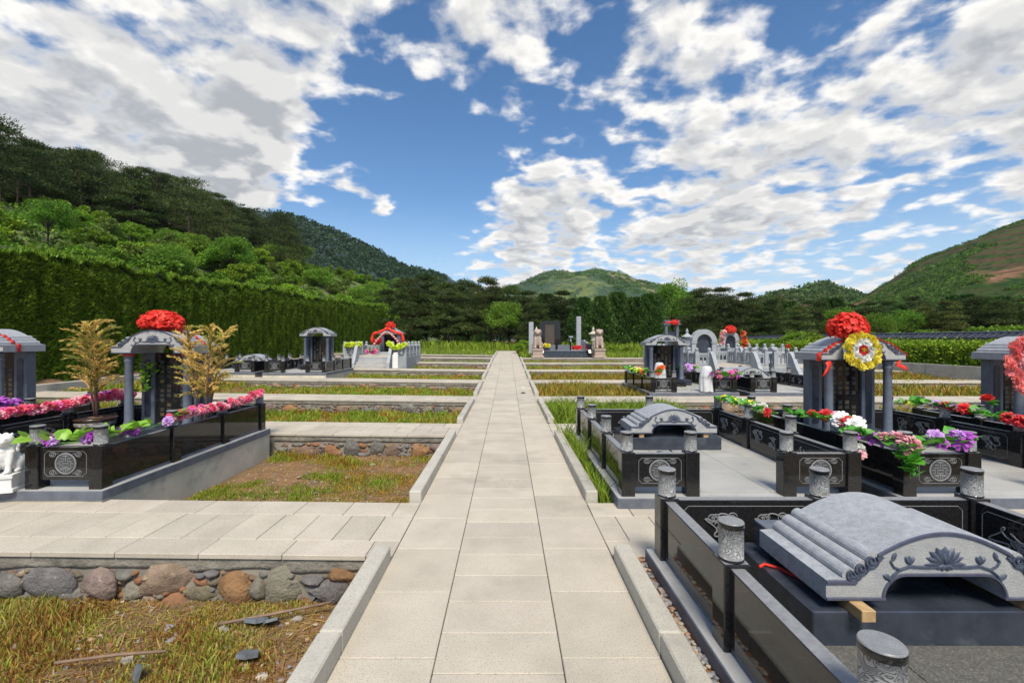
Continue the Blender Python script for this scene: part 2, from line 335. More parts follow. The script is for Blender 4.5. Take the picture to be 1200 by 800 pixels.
def hill_mat(name, s, cols, terr=0, scar=(.3,.14,.08), scar_t=.62):
    """woods, meadow and bare earth on a far slope; terr: terrace steps per metre of height"""
    m_ = bpy.data.materials.new(name); m_.use_nodes = True; nt = m_.node_tree; N = nt.nodes; L = nt.links; B = N['Principled BSDF']; B.inputs['Roughness'].default_value = .95; B.inputs['Specular IOR Level'].default_value = .1
    g = N.new('ShaderNodeNewGeometry')
    def noise(sc, det, rg=.6, off=0):
        n = N.new('ShaderNodeTexNoise'); n.inputs['Scale'].default_value = sc; n.inputs['Detail'].default_value = det; n.inputs['Roughness'].default_value = rg
        ad = N.new('ShaderNodeVectorMath'); ad.operation = 'ADD'; ad.inputs[1].default_value = (off,off*.7,off*.3); L.new(g.outputs['Position'], ad.inputs[0]); L.new(ad.outputs[0], n.inputs['Vector']); return n.outputs[0]
    def mr(v, a, b): n = N.new('ShaderNodeMapRange'); n.interpolation_type = 'SMOOTHSTEP'; n.inputs[1].default_value = a; n.inputs[2].default_value = b; L.new(v, n.inputs[0]); return n.outputs[0]
    def mx(f, a, b):
        n = N.new('ShaderNodeMix'); n.data_type = 'RGBA'; L.new(f, n.inputs[0])
        for s_, v in ((n.inputs[6], a), (n.inputs[7], b)):
            if isinstance(v, tuple): s_.default_value = (*v, 1)
            else: L.new(v, s_)
        return n.outputs[2]
    c = mx(mr(noise(s,10), .42, .58), cols[0], cols[1]); c = mx(mr(noise(s*5,8,.7,40), .46, .60), c, cols[2]); c = mx(mr(noise(s*.6,9,.62,90), scar_t-.06, scar_t+.05), c, scar)
    if terr:
        sp = N.new('ShaderNodeSeparateXYZ'); L.new(g.outputs['Position'], sp.inputs[0]); k = N.new('ShaderNodeMath'); k.operation = 'MULTIPLY'; k.inputs[1].default_value = terr*6.283; L.new(sp.outputs[2], k.inputs[0])
        w = N.new('ShaderNodeMath'); w.operation = 'MULTIPLY_ADD'; w.inputs[1].default_value = 7; L.new(noise(s*3,4,.5,7), w.inputs[0]); L.new(k.outputs[0], w.inputs[2]); sn = N.new('ShaderNodeMath'); sn.operation = 'SINE'; L.new(w.outputs[0], sn.inputs[0])
        mk = N.new('ShaderNodeMath'); mk.operation = 'MULTIPLY'; L.new(mr(sn.outputs[0], .1, .9), mk.inputs[0]); L.new(mr(noise(s*.8,3,.5,63), .36, .48), mk.inputs[1]); c = mx(mk.outputs[0], c, (.10,.06,.035))
    L.new(c, B.inputs['Base Color']); bp = N.new('ShaderNodeBump'); bp.inputs['Strength'].default_value = 1; bp.inputs['Distance'].default_value = .06/s; L.new(noise(s*8,9,.7), bp.inputs['Height']); L.new(bp.outputs[0], B.inputs['Normal']); return m_
M['farhill'] = hill_mat('wooded_mountain', .011, ((.055,.095,.05),(.15,.185,.06),(.04,.075,.042)), 0, (.28,.22,.12), .57)
M['midhill'] = hill_mat('dark_wooded_hill', .03, ((.05,.07,.03),(.10,.10,.045),(.035,.06,.022)), .16, (.16,.10,.06), .62)
M['redhill'] = hill_mat('terraced_hillside', .03, ((.035,.072,.014),(.08,.09,.03),(.022,.050,.012)), .22, (.32,.16,.10), .57)
# ------------------------------------------------------------------ ground
P0, P1, PF = 3.345, 4.44, 4.2            # near and far edge of the first cross path, pitch of the rows
PL, PR = -.85, .775                      # edges of the main path
KW, KH = .12, .11                        # kerb
def row_y(k): return P0+PF*k, P1+PF*k
def bed_z(x, y):
    d = .36 if y < 13 else .27
    return gz(max(y, 0)) - d
def build_ground():
    xs = np.concatenate([np.array([-1450,-900,-600,-250,-120,-60,-30,-20,-16]), np.arange(-15,20.01,.5), np.array([22,26,32,45,70,120,260,700,1450])])
    ys = np.concatenate([np.array([-200,-60,-20,-8,-4]), np.arange(-2,46.01,.5), np.array([47,49,52,56,62,75,100,160,300,600,1000,1650])])
    P = np.zeros((len(xs), len(ys), 3))
    for i, x in enumerate(xs):
        for j, y in enumerate(ys):
            inside = -13.2 < x < 18.1 and y < 44.6
            z = zl(x, min(y, 44))-(.36 if y < 13 else .27) if inside else .50 if y >= 44 else (.56 if x > 18 else .45 if x < -13 else .5)
            if inside: z += .05*float(vnoise(x*1.3+9, y*1.3+4, 3))-.025
            P[i, j] = (x, y, z)
    obj('ground', grid_mesh('ground', P, M['soil'], True), kind='structure', label='reddish brown soil of the sunken plots and the land around')
    # grassy sheets lie beyond the plots
    mb = MB(); mb.box(-60, 75, 45.2, 140, .3, .515); obj('meadow', mb.mesh('meadow', M['ground']), kind='structure', label='grass strip under the trees behind the graves')
build_ground()
# ------------------------------------------------------------------ paving
_slab = {}
def slab_mesh(w, d, m='slab', t=.035, ch=.004):
    k = (round(w,3), round(d,3), m, t)
    if k not in _slab:
        g = .0024; _slab[k] = MB().box(-w/2+g, w/2-g, -d/2+g, d/2-g, -t, 0, ch=ch).mesh(m+'_slab', M[m])
    return _slab[k]
def build_main_path():
    ys = [-2.0, 0, 6, 12.9]+[13+1.55*i for i in range(1,11)]+[34, 38, 43.5]
    root = empty('main_path', (0,0,0), kind='structure', label='straight paved walk of pale granite slabs leading to the trees')
    mb = MB()
    for a, b in zip(ys[:-1], ys[1:]):
        za, zb = gz(a)-.0365, gz(b)-.0365
        V = [(PL,a,-.8),(PR,a,-.8),(PR,b,-.8),(PL,b,-.8),(PL,a,za),(PR,a,za),(PR,b,zb),(PL,b,zb)]
        mb.add(V, [(0,3,2,1),(4,5,6,7),(0,1,5,4),(1,2,6,5),(2,3,7,6),(3,0,4,7)])
    obj('bedding', mb.mesh('path_bedding', M['joint']), root)
    ca, cb = -.362, .274
    def lay(x0, x1, y0, d, n):
        for i in range(n):
            y = y0+d*(i+.5)
            if y > 43.3: break
            a = math.atan((gz(y+.1)-gz(y-.1))/.2) if y > 12.8 else 0
            o = obj('slab', slab_mesh(x1-x0, d), root, ((x0+x1)/2, y, gz(y)+random.uniform(-.0012,.0012)), (a+random.uniform(-.0012,.0012), random.uniform(-.0012,.0012), 0))
    lay(PL, ca, .482, .598, 72); lay(cb, PR, .482, .598, 72); lay(ca, cb, .363, .301, 143)
    mb = MB()
    for px, py in ((578,566),(588,562),(597,567),(606,563),(592,571),(583,570),(603,570)):
        p = at(px, py, 848/(py-398)); mb.lathe([(.008,-.02),(.008,.0012)], 8, c=(p.x, p.y, .0016))
    obj('drill_hole', mb.mesh('drill_holes', M['joint']), root, kind='stuff')
build_main_path()
def kerb_run(side, y0, y1, cuts):
    k0 = empty('kerb', kind='structure', label='raised granite kerb along the %s edge of the walk, %.0f m on' % ('left' if side < 0 else 'right', max(y0, 1)))
    x = PL-KW/2 if side < 0 else PR+KW/2
    e = [y0]+cuts+[y1]
    for a, b in zip(e[:-1], e[1:]):
        za, zb = gz(a), gz(b); mb = MB().box(-KW/2, KW/2, 0, b-a-.006, -.30, KH, ch=.009)
        obj('kerb_stone', mb.mesh('kerb_stone', M['kerb']), k0, (x+random.uniform(-.003,.003), a, za+random.uniform(-.002,.002)), (math.atan2(zb-za, b-a), 0, random.uniform(-.002,.002)))
for k in range(0, 10):
    a, b = (.2, 3.29) if k == 0 else (row_y(k-1)[1]+.02, row_y(k)[0]-.06)
    if b > 43: break
    kerb_run(-1, a, b, [2.32] if k == 0 else [])
    if row_y(k)[1] < 33: kerb_run(1, a, b if k else 3.31, [2.31] if k == 0 else [a+1.45])
def cross_path(k, side, xa, xb, xfar):
    """xa..xb in detail, on to xfar as one slab body"""
    y0, y1 = row_y(k); z = gz(y0+.5); sl = .012 if side < 0 else 0
    root = empty('cross_path', kind='structure', label='pale granite cross walk between the plots, row %d on the %s' % (k+1, 'left' if side < 0 else 'right'))
    zz = lambda x: z+(sl*max(0, min(-x-.85, 13)) if side < 0 else 0)
    lo, hi = min(xa, xfar), max(xa, xfar)
    V = []
    for x in (lo, hi):
        t = zz(x)-.0365; V += [(x,y0+.03,-.9),(x,y1-.01,-.9),(x,y1-.01,t),(x,y0+.03,t)]
    obj('bedding', MB().add(V, [(0,1,2,3),(7,6,5,4),(0,4,5,1),(1,5,6,2),(2,6,7,3),(3,7,4,0)]).mesh('cross_bedding', M['joint']), root)
    rows = [(y0, .258, .62), (y0+.258, .51, .30), (y0+.768, y1-y0-.768, .45)] if k < 3 else [(y0, y1-y0, 1.25)]
    for (yy, dep, w) in rows:
        x = 0; first = random.uniform(0, w)
        while x < abs(xfar-xa)-.02:
            ww = min(w if x > 0 else max(.2, first), abs(xfar-xa)-x); cx = xa+(x+ww/2)*side if side < 0 else xa+x+ww/2
            x += ww
            far = abs(cx) > abs(xb)
            obj('slab', slab_mesh(ww if ww == w else round(ww, 2), dep), root, (cx, yy+dep/2, zz(cx)+random.uniform(-.0012,.0012)), (random.uniform(-.0012,.0012), math.atan(sl) if side < 0 else 0, 0))
    return zz
# rough stones for the walls, a few shared shapes
def stone_shapes(n):
    r = []
    for i in range(n):
        bm = bmesh.new(); bmesh.ops.create_icosphere(bm, subdivisions=2, radius=1)
        pl = [(Vector((random.gauss(0,1), random.gauss(0,.7), random.gauss(0,1))).normalized(), random.uniform(.52,.80)) for _ in range(10)]
        ph = [random.uniform(0,6) for _ in range(6)]
        for v in bm.verts:
            p = v.co.copy()
            for nn, d in pl:
                e = p.dot(nn)-d
                if e > 0: p -= nn*e*.95
            p *= 1+.08*math.sin(3*p.x+ph[0])*math.sin(2.5*p.z+ph[1])+.04*math.sin(7*p.x+ph[2])*math.sin(6*p.y+ph[3])*math.sin(7*p.z+ph[4]); v.co = p
        for mi, sm in enumerate(STONES):
            me = bpy.data.meshes.new('stone'); 
            if mi == 0: bm.to_mesh(me); base = me
            else: me = base.copy()
            me.materials.clear(); me.materials.append(sm); me.polygons.foreach_set('use_smooth', [True]*len(me.polygons)); r.append((mi, me))
        bm.free()
    return r
STONE = stone_shapes(7)
def pick_stone(ci=None):
    c = [m for i, m in STONE if ci is None or i == ci]; return random.choice(c)
def retaining_wall(k, side, x0, x1, zz, label, special=None, size=.24):
    y0, y1 = row_y(k); y = y0+.055
    root = empty('retaining_wall', (0,0,0), label=label, cat='wall', group='rubble retaining walls of the plots')
    dep = .36 if k < 3 else .27
    lo, hi = min(x0,x1), max(x0,x1)
    n = max(3, int((hi-lo)/.06)); 
    # lumpy mortar face
    P = np.zeros((n+1, 9, 3)); xs = np.linspace(lo, hi, n+1); 
    for i, x in enumerate(xs):
        for j in range(9):
            z = zz(x)-.12-(dep+.1-.10)*j/8; P[i,j] = (x, y+.085-.09*float(vnoise(x*9+k*5, j*1.1+3, 4))+.02, z)
    obj('mortar', grid_mesh('mortar', P, M['mortar']), root)
    P = np.zeros((n+1, 6, 3))
    for i, x in enumerate(xs):
        lowz = .125+.05*float(vnoise(x*5+11, k*3.3, 3))-.02
        for j in range(6):
            z = zz(x)-.034-(lowz-.034)*min(j,4)/4; P[i,j] = (x, y-.03-.012*float(vnoise(x*7, j*.9, 3)) + (.07 if j == 5 else 0), z)
    obj('concrete_band', grid_mesh('concrete_band', P, M['concrete_band']), root)
    placed = []
    def put(x, zc, w, h, ci, big):
        placed.append((x, zc, w, h)); obj('stone', pick_stone(ci), root, (x, y+random.uniform(-.005,.015), zz(x)+zc), (random.uniform(-.25,.25), random.uniform(-.25,.25), random.uniform(-.3,.3)), (w*.82, random.uniform(.085,.115) if big else .07, h*.86))
    for (px, zc, w, h, ci) in special or []: put((px-HX)*y/F, zc, w, h, ci, True)
    sizes = [size*random.uniform(.75,1.3) for _ in range(int((hi-lo)*14))]+[random.uniform(.09,.15) for _ in range(int((hi-lo)*60))]+[random.uniform(.04,.09) for _ in range(int((hi-lo)*200))]
    if special: sizes = [s for s in sizes if s < .16]
    for s in sizes:
        if len(placed) > 285: break
        w = s*random.uniform(.9,1.35); h = min(s*random.uniform(.65,.95), dep-.12); zc = -.135-h/2-random.random()*max(0, dep+.05-.135-h); x = random.uniform(lo+w/2, hi-w/2)
        if all(((x-a_)/(w+c_)*2)**2+((zc-b_)/(h+d_)*2)**2 > (.80 if s > .10 else .50) for a_, b_, c_, d_ in placed): put(x, zc, w, h, None, s > .12)
# left walks
zzL = []
spec0 = [(14,-.255,.27,.17,2),(58,-.25,.40,.22,5),(119,-.235,.37,.21,6),(203,-.215,.46,.19,1),(278,-.245,.19,.23,3),(335,-.265,.28,.24,4),(368,-.19,.14,.06,5),(399,-.175,.22,.09,3),(386,-.27,.26,.18,5),
         (165,-.29,.20,.12,4),(240,-.31,.24,.12,7),(306,-.25,.13,.14,4),(-30,-.24,.32,.2,4),(90,-.31,.16,.1,2),(150,-.17,.12,.08,2),(250,-.15,.1,.05,5)]
for k in range(0, 10):
    if row_y(k)[0] > 43: break
    zz = cross_path(k, -1, PL-.001, -9, -13.1); zzL.append(zz)
    if k == 0: retaining_wall(0, -1, -7.0, PL-.02, zz, 'rough stone wall with large rounded boulders under the nearest left cross walk', spec0)
    elif k == 1: retaining_wall(1, -1, -3.9, PL-.02, zz, 'rubble stone wall behind the bare plot beside the pink-garlanded grave', None, .26)
    elif k < 7: retaining_wall(k, -1, {2:-8.6, 3:-9.5, 4:-4.9, 5:-9, 6:-8}[k], PL-.02, zz, 'rubble wall of the left plots, %s row from the front' % ['','','third','fourth','fifth','sixth','seventh'][k], None, .30)
for k in range(0, 7):
    zz = cross_path(k, 1, PR+.001, 8, 17.6)
    if k in (1, 2, 3, 4, 5): retaining_wall(k, 1, PR+.02, {1:3.4, 2:9.3, 3:7.2, 4:7.0, 5:7.0}[k], zz, 'rubble wall of the right plots, %s row from the front' % ['','second','third','fourth','fifth','sixth'][k], None, .28)
# soil and pebbles in the strip beside the nearest grave
def build_strip():
    P = np.zeros((3, 60, 3))
    for i, x in enumerate((PR+KW-.01, .945, 1.0)):
        for j, y in enumerate(np.linspace(.3, 3.33, 60)): P[i,j] = (x, y, -.005+.02*float(vnoise(x*30, y*14, 3)))
    obj('soil_strip', grid_mesh('soil_strip', P, mat('strip_soil', (.34,.155,.06), .95, (.22,.11,.055), 7, 7, bump=1, bs=60)), kind='structure', label='orange soil between kerb and nearest grave plinth')
    root = []
    V = []; col = []
    bm = bmesh.new(); bmesh.ops.create_icosphere(bm, subdivisions=1, radius=1); base = np.array([v.co[:] for v in bm.verts]); tri = np.array([[v.index for v in f.verts] for f in bm.faces]); bm.free()
    for i in range(620):
        y = random.uniform(.5, 3.3); dens = float(vnoise(y*1.7+3, 5.5, 2))
        if random.random() > (dens*1.9-.35): continue
        s = random.uniform(.006,.017); x = random.uniform(PR+KW+.01, .985)
        sc = np.array([random.uniform(.8,1.5), random.uniform(.8,1.3), random.uniform(.5,.8)])*s
        a = random.uniform(0, PI); R = np.array([[math.cos(a),-math.sin(a),0],[math.sin(a),math.cos(a),0],[0,0,1]])
        jit = 1+rng.normal(0,.12,(len(base),1)); p = (base*jit*sc)@R.T+np.array([x, y, .012+s*.3]); V.append(p[tri].reshape(-1,3))
        c = random.choice([(.26,.25,.25),(.33,.31,.30),(.20,.20,.21),(.40,.24,.15),(.42,.36,.28)]); col.append(np.tile(c, (len(tri)*3,1)))
    obj('gravel', fast_mesh('gravel', np.concatenate(V), 3, mat('pebbles', (1,1,1), .8, attr=True), np.concatenate(col)), label='small grey and orange pebbles beside the nearest grave plinth', kind='stuff', cat='gravel')
build_strip()
# ------------------------------------------------------------------ grave enclosures
PT = .10                                  # plinth top
POST = MB().box(-.065, .065, -.065, .065, 0, .42, ch=.006, top=1).mesh('post', M['black'], M['honed'])
FIN = MB().lathe([(.060,0),(.060,.012),(.0575,.013),(.0575,.158),(.0605,.160),(.0605,.184),(.057,.190)], 28, mis=[1,1,0,1,1,2,2]).mesh('finial', M['carved'], M['black'], M['honed'])
_pan = {}
def panel_mesh(L, zb, ft=False):
    k = (round(L,3), zb)
    if k not in _pan: _pan[k] = MB().box(-L/2, L/2, -.038, .038, zb, .402, top=1, ch=.005).mesh('panel', M['black'], M['honed'])
    return _pan[k]
_bor = {}
def border_mesh(L, zb):
    k = (round(L,3), zb)
    if k not in _bor:
        x, a, b, n = L/2-.045, zb+.035, .402-.04, .03
        pts = [(-x+n,a),(x-n,a),(x-n,a+n*.5),(x,a+n*.5+n*.5),(x,b-n),(x-n*.5,b-n*.5),(x-n,b),(-x+n,b),(-x+n*.5,b-n*.5),(-x,b-n),(-x,a+n),(-x+n*.5,a+n*.5)]
        _bor[k] = MB().ribbon(pts, .005, -.0385, .002, closed=True).mesh('border', M['line'])
    return _bor[k]
def circ(cx, cz, r, n=28, a0=0, a1=2*PI): return [(cx+r*math.cos(a0+(a1-a0)*i/n), cz+r*math.sin(a0+(a1-a0)*i/n)) for i in range(n+ (0 if abs(a1-a0-2*PI) < 1e-6 else 1))]
def medallion():
    mb = MB(); y = -.0385
    mb.ribbon(circ(0,0,.098), .016, y, .004, closed=True)
    disc = MB().add([(0,y-.0008,0)]+[(x,y-.0008,z) for x, z in circ(0,0,.092)], [(0, (i+1) % 28+1, i+1) for i in range(28)])
    g = [[(-.03,.075),(.03,.075)],[(0,.085),(0,.02)],[(-.055,.05),(-.02,.05),(-.02,.02),(-.065,.02)],[(.055,.05),(.02,.05),(.02,.02),(.065,.02)],[(-.08,0),(-.05,0),(-.05,-.03),(-.07,-.03)],
         [(.08,0),(.05,0),(.05,-.03),(.07,-.03)],[(-.03,.0),(.03,.0),(.03,-.03),(-.03,-.03),(-.03,0)],[(0,-.03),(0,-.085)],[(-.05,-.06),(-.018,-.06),(-.018,-.08)],[(.05,-.06),(.018,-.06),(.018,-.08)],[(-.06,-.048),(.06,-.048)]]
    for p in g: mb.ribbon(p, .0085, y-.0008, .003)
    for sx in (-1,1):
        for sz in (-1,1):
            cx, cz = sx*.125, sz*.088
            mb.ribbon([(cx+.030*math.cos(t), cz+.020*math.sin(t)*1.1) for t in np.linspace(0,2*PI,14)[:-1]], .006, y, .003, closed=True)
            mb.ribbon([(cx+.014*math.cos(t)*sx, cz+.011*math.sin(t)) for t in np.linspace(0,2*PI,9)[:-1]], .006, y, .003, closed=True)
            mb.ribbon([(cx-sx*.03, cz), (cx-sx*.045, cz+sz*.012), (cx-sx*.055, cz+sz*.006)], .005, y, .003)
    return mb.mesh('medallion', M['line']), disc.mesh('medallion_ground', M['ledge'])
MED, MEDG = medallion()
def motif(seed):
    r = random.Random(seed); mb = MB(); y = -.0385
    for cx in (0,):
        a = [r.uniform(0,6) for _ in range(6)]; q = r.choice([2,3]); 
        mb.ribbon([(cx+.085*math.cos(t+a[0])*(.6+.4*math.cos(q*t+a[1]))+.03*math.sin(5*t+a[2]), .075*math.sin(t+a[0])*(.65+.35*math.cos((q+1)*t+a[3]))+.02*math.sin(4*t+a[4])) for t in np.linspace(0,2*PI,60)[:-1]], .009, y, .004, closed=True)
        for _ in range(4):
            x, z = cx+r.uniform(-.07,.07), r.uniform(-.06,.06); rr = r.uniform(.018,.035); a0 = r.uniform(0,6)
            mb.ribbon([(x+rr*(1-i/26)*math.cos(a0+i*.5), z+rr*(1-i/26)*math.sin(a0+i*.5)) for i in range(20)], .007, y, .004)
    return mb.mesh('carved_motif', M['line'])
MOTIF = [motif(i) for i in (3, 8, 21, 34, 55)]
def enclosure(label, X0, Wd, Y0, z0, sp, group, floor='floor_light', foundation=False, wing=.62, back_over=.12, over=.115):
    root = empty('grave_enclosure', (X0, Y0, z0), label=label, cat='grave', group=group)
    D = sp*3; o = over
    mb = MB(); mb.box(-o, Wd+o, -o, D+back_over, .012 if foundation else -.02, PT, ch=.006, top=1)
    obj('plinth', mb.mesh('plinth', M['plinth_edge'], M['plinth']), root)
    obj('foundation', MB().box(-o+.012, Wd+o-.012, -o+.012, D+back_over-.012, -.6, .0125 if foundation else -.0195).mesh('foundation', M['concrete']), root)
    # paving of the inside
    nx, ny = 3, 4; w = (Wd-.10)/nx; d = (D-.10)/ny
    for i in range(nx):
        for j in range(ny): obj('floor_slab', slab_mesh(w, d, floor, .02, .002), root, (.05+w*(i+.5), .05+d*(j+.5), PT+.013+random.uniform(0,.001)))
    def post(x, y):
        p = obj('post', POST, root, (x, y, PT)); obj('finial', FIN, p, (0,0,.42), random.uniform(0,6))
    def panel(x, y, L, rz, deco, zb):
        p = obj('panel', panel_mesh(L, zb), root, (x, y, PT), rz)
        obj('border', border_mesh(L, zb), p)
        if deco == 'med': obj('medallion_ground', MEDG, p, (0,0,(zb+.402)/2), 0, 1); obj('medallion', MED, p, (0,0,(zb+.402)/2))
        elif deco == 'motif':
            for q in (-.17,.17): obj('carved_motif', random.choice(MOTIF), p, (q,0,(zb+.402)/2), 0, 1.15)
    for i in range(4): post(0, sp*i); post(Wd, sp*i)
    post(Wd/2, D); post(wing, 0); post(Wd-wing, 0)
    L = sp-.12
    for i in range(3):
        panel(0, sp*(i+.5), L, PI/2, 'motif', .035); panel(Wd, sp*(i+.5), L, -PI/2, 'motif', .035)
    for i in range(2): panel(Wd*(.25+.5*i), D, Wd/2-.12, 0, 'motif', .035)
    panel(wing/2, 0, wing-.12, 0, 'med', .085); panel(Wd-wing/2, 0, wing-.12, 0, 'med', .085)
    # low rails under the side panels
    for x in (0, Wd):
        for i in range(3): obj('rail', MB().box(-.03, .03, -L/2, L/2, 0, .034).mesh('rail', M['plinth_edge']), root, (x, sp*(i+.5), PT))
    return root
G1 = 'black granite grave enclosures of the right rows'; G2 = 'black granite grave enclosures of the left rows'
enclosure('nearest black granite grave enclosure at the lower right, cloud-carved post caps and speckled floor', 1.105, 2.115, .435, 0, .90, G1, 'floor_dark')
enclosure('black granite enclosure just past the nearest one, with a curved stone lid inside', 1.16, 2.17, 4.395, 0, .92, G1)
enclosure('black granite enclosure around the pavilion with the yellow wreath', 3.86, 2.17, 4.395, 0, .92, G1)
enclosure('black granite enclosure at the right edge, around the pink-wreathed pavilion', 6.52, 2.17, 4.395, 0, .92, G1)
enclosure('black granite enclosure with white-draped statues, two rows back on the right', 4.15, 2.33, 12.95, .0, .92, G1)
enclosure('black granite enclosure with a lid, right beside the white-draped statues', 7.0, 2.2, 12.95, .0, .92, G1)
enclosure('black granite enclosure on the left with pink garland and round longevity emblem', -6.17, 2.17, 4.45, .05, .95, G2, foundation=True)
enclosure('black granite enclosure at the left edge with purple blossoms on its wall', -8.87, 2.17, 4.45, .07, .95, G2, foundation=True)
enclosure('small distant black enclosure around the left rear pavilion without flowers', -9.1, 2.17, 17.1, .26, .94, G2, foundation=True)
enclosure('small distant black enclosure below the hedge, holding an arched lid', -11.77, 2.17, 17.1, .28, .94, G2, foundation=True)
# ------------------------------------------------------------------ arched roof stones and pavilions
def roof_profile():
    out = [(-.577,0),(-.577,.100),(-.495,.108)]
    n = 3; a = Vector((-.495,.108)); b = Vector((-.325,.225))
    for i in range(n):
        p = a.lerp(b, i/n); q = a.lerp(b, (i+1)/n); c = (p+q)/2; u = (q-p)/2; nn = Vector((-u[1], u[0]))
        for t in np.linspace(PI, 0, 8)[0 if i == 0 else 1:]: out.append(tuple(c+u*math.cos(t)+nn*math.sin(t)*.75))
    R = 18
    for t in np.linspace(0, 1, R)[1:]:
        x = -.325+.325*t; out.append((x, .225+.107*math.sin(t*PI/2)**.95))
    left = out; right = [(-x, z) for x, z in reversed(left[:-1])]
    inner = [(.30,0)]+[(.30-.11*(1-math.cos(t)), .116*math.sin(t)) for t in np.linspace(.15, PI/2, 7)]
    inner += [(-x, z) for x, z in reversed(inner)]
    return left, right, inner
RL, RR, RI = roof_profile()
def roof_meshes():
    mb = MB(); poly = RL+RR+RI; mb.prism(poly, 0, .58, mi=0, capmi=1)
    roof = mb.mesh('roof', M['roof'], M['rooffront'])
    t = MB()
    arc = [p for p in RL if p[0] > -.33]+[p for p in RR if p[0] < .33]
    t.ribbon([(x, z-.008) for x, z in arc], .018, 0, .008)
    t.ribbon([(x, z+.008) for x, z in RI], .016, 0, .007)
    for s in (-1,1): t.ribbon([(s*.577, .008),(s*.29, .008)], .016, 0, .0075); t.ribbon([(s*.577,.089),(s*.43,.089)], .020, 0, .009)
    trim = t.mesh('trim', M['trim'])
    s_ = MB()
    for s in (-1,1):
        for cx, cz, r in ((.455,.125,.032),(.41,.155,.036),(.36,.19,.036)):
            s_.ribbon([(s*(cx+r*(1-i/24)*math.cos(2.4+i*.52)), cz+r*(1-i/24)*math.sin(2.4+i*.52)) for i in range(22)], .011, 0, .010)
        s_.ribbon([(s*(.47-.17*t), .112+.10*t-.02*math.sin(t*PI)) for t in np.linspace(0,1,8)], .012, 0, .008)
        s_.ribbon([(s*(.46-.05*t), .108+.006*math.sin(t*7)) for t in np.linspace(0,1,6)], .014, 0, .008)
    scroll = s_.mesh('cloud_scroll', M['relief'])
    l = MB()
    def petal(cx, cz, a, L, w, d):
        ux, uz = math.cos(a), math.sin(a); px, pz = -uz, ux; V = []
        prof = [(0,.15),(.25,.8),(.5,1),(.75,.72),(1,0)]
        for (t, q) in prof:
            for k, yy in ((-1,0),(-.5,-d*.8),(0,-d),(.5,-d*.8),(1,0)): V.append((cx+ux*L*t+px*w*q*k, yy if 0 < t < 1 else -d*.3, cz+uz*L*t+pz*w*q*k))
        Fc = [(i*5+k, i*5+k+1, i*5+5+k+1, i*5+5+k) for i in range(4) for k in range(4)]
        l.add(V, Fc, 0, True)
    for a, L, w, d in ((20,.10,.017,.008),(160,.10,.017,.008),(40,.10,.02,.010),(140,.10,.02,.010),(62,.095,.022,.012),(118,.095,.022,.012),(90,.09,.026,.015),(75,.07,.016,.018),(105,.07,.016,.018),(0,.105,.014,.007),(180,.105,.014,.007),(-25,.05,.015,.010),(205,.05,.015,.010),(-60,.035,.014,.010),(240,.035,.014,.010)):
        petal(0, .175, math.radians(a), L, w, d)
    for s in (-1,1):
        l.ribbon([(s*x, z) for x, z in ((.03,.165),(.10,.162),(.17,.168),(.22,.150),(.25,.125),(.27,.10),(.265,.085))], .011, 0, .009)
        l.ribbon([(s*x, z) for x, z in ((.22,.15),(.25,.165),(.265,.19),(.25,.205))], .010, 0, .008)
        for i, a in enumerate((60,90,120)): petal(s*.172, .175, math.radians(a), .045, .013, .010)
        petal(s*.26, .10, math.radians(90-s*60), .05, .016, .008); petal(s*.255, .19, math.radians(90+s*20), .05, .014, .008)
    lotus = l.mesh('lotus_relief', M['relief'])
    return roof, trim, scroll, lotus
ROOF, TRIM, SCROLL, LOTUS = roof_meshes()
def add_roof(parent, loc=(0,0,0), as_part=True):
    r = obj('roof', ROOF, parent, loc) if as_part else parent
    for n, me in (('trim', TRIM), ('cloud_scroll', SCROLL), ('lotus_relief', LOTUS)): obj(n, me, r, (0,0,0))
    return r
def roof_stone(label, x, y, z, s=1, group='carved roof stones waiting on their bases'):
    o = obj('roof_stone', ROOF, None, (x, y, z), 0, s, label=label, cat='roof stone', group=group); add_roof(o, as_part=False); return o
COL = MB().lathe([(.074,0),(.074,.03),(.066,.04),(.062,.07),(.056,.085),(.053,.5),(.050,.9),(.056,.915),(.060,.94),(.052,.955),(.056,.98),(.066,1.0),(.066,1.035)], 20).mesh('column', M['blue'])
PIL = MB().box(-.095, .095, 0, .14, 0, 1.035, ch=.006).mesh('pillar', M['blue'])
def inset():
    mb = MB(); pts = circ(0, .90, .045, 10, 0, PI)+[(-.045,.12),(-.03,.10),(.03,.10),(.045,.12)]
    mb.prism(pts, -.006, .002); return mb.mesh('inset', M['bluedark'])
INS = inset()
PBASE = MB().box(-.64, .64, 0, .76, 0, .165, ch=.006, top=0).mesh('base', M['bluedark'])
STELE = MB().box(-.30, .30, .02, .10, 0, 1.035, ch=.004).mesh('stele', M['black'])
def inscription(seed):
    r = random.Random(seed); mb = MB(); mb2 = MB()
    for c in range(5):
        x = -.20+.10*c; z = .92
        while z > .12:
            if r.random() < .75: (mb if r.random() < .4 else mb2).box(x-.028, x+.028, .0175, .0205, z-.05, z)
            z -= .07
    return mb.mesh('inscription', M['gold']), mb2.mesh('faded_inscription', M['grey_text'])
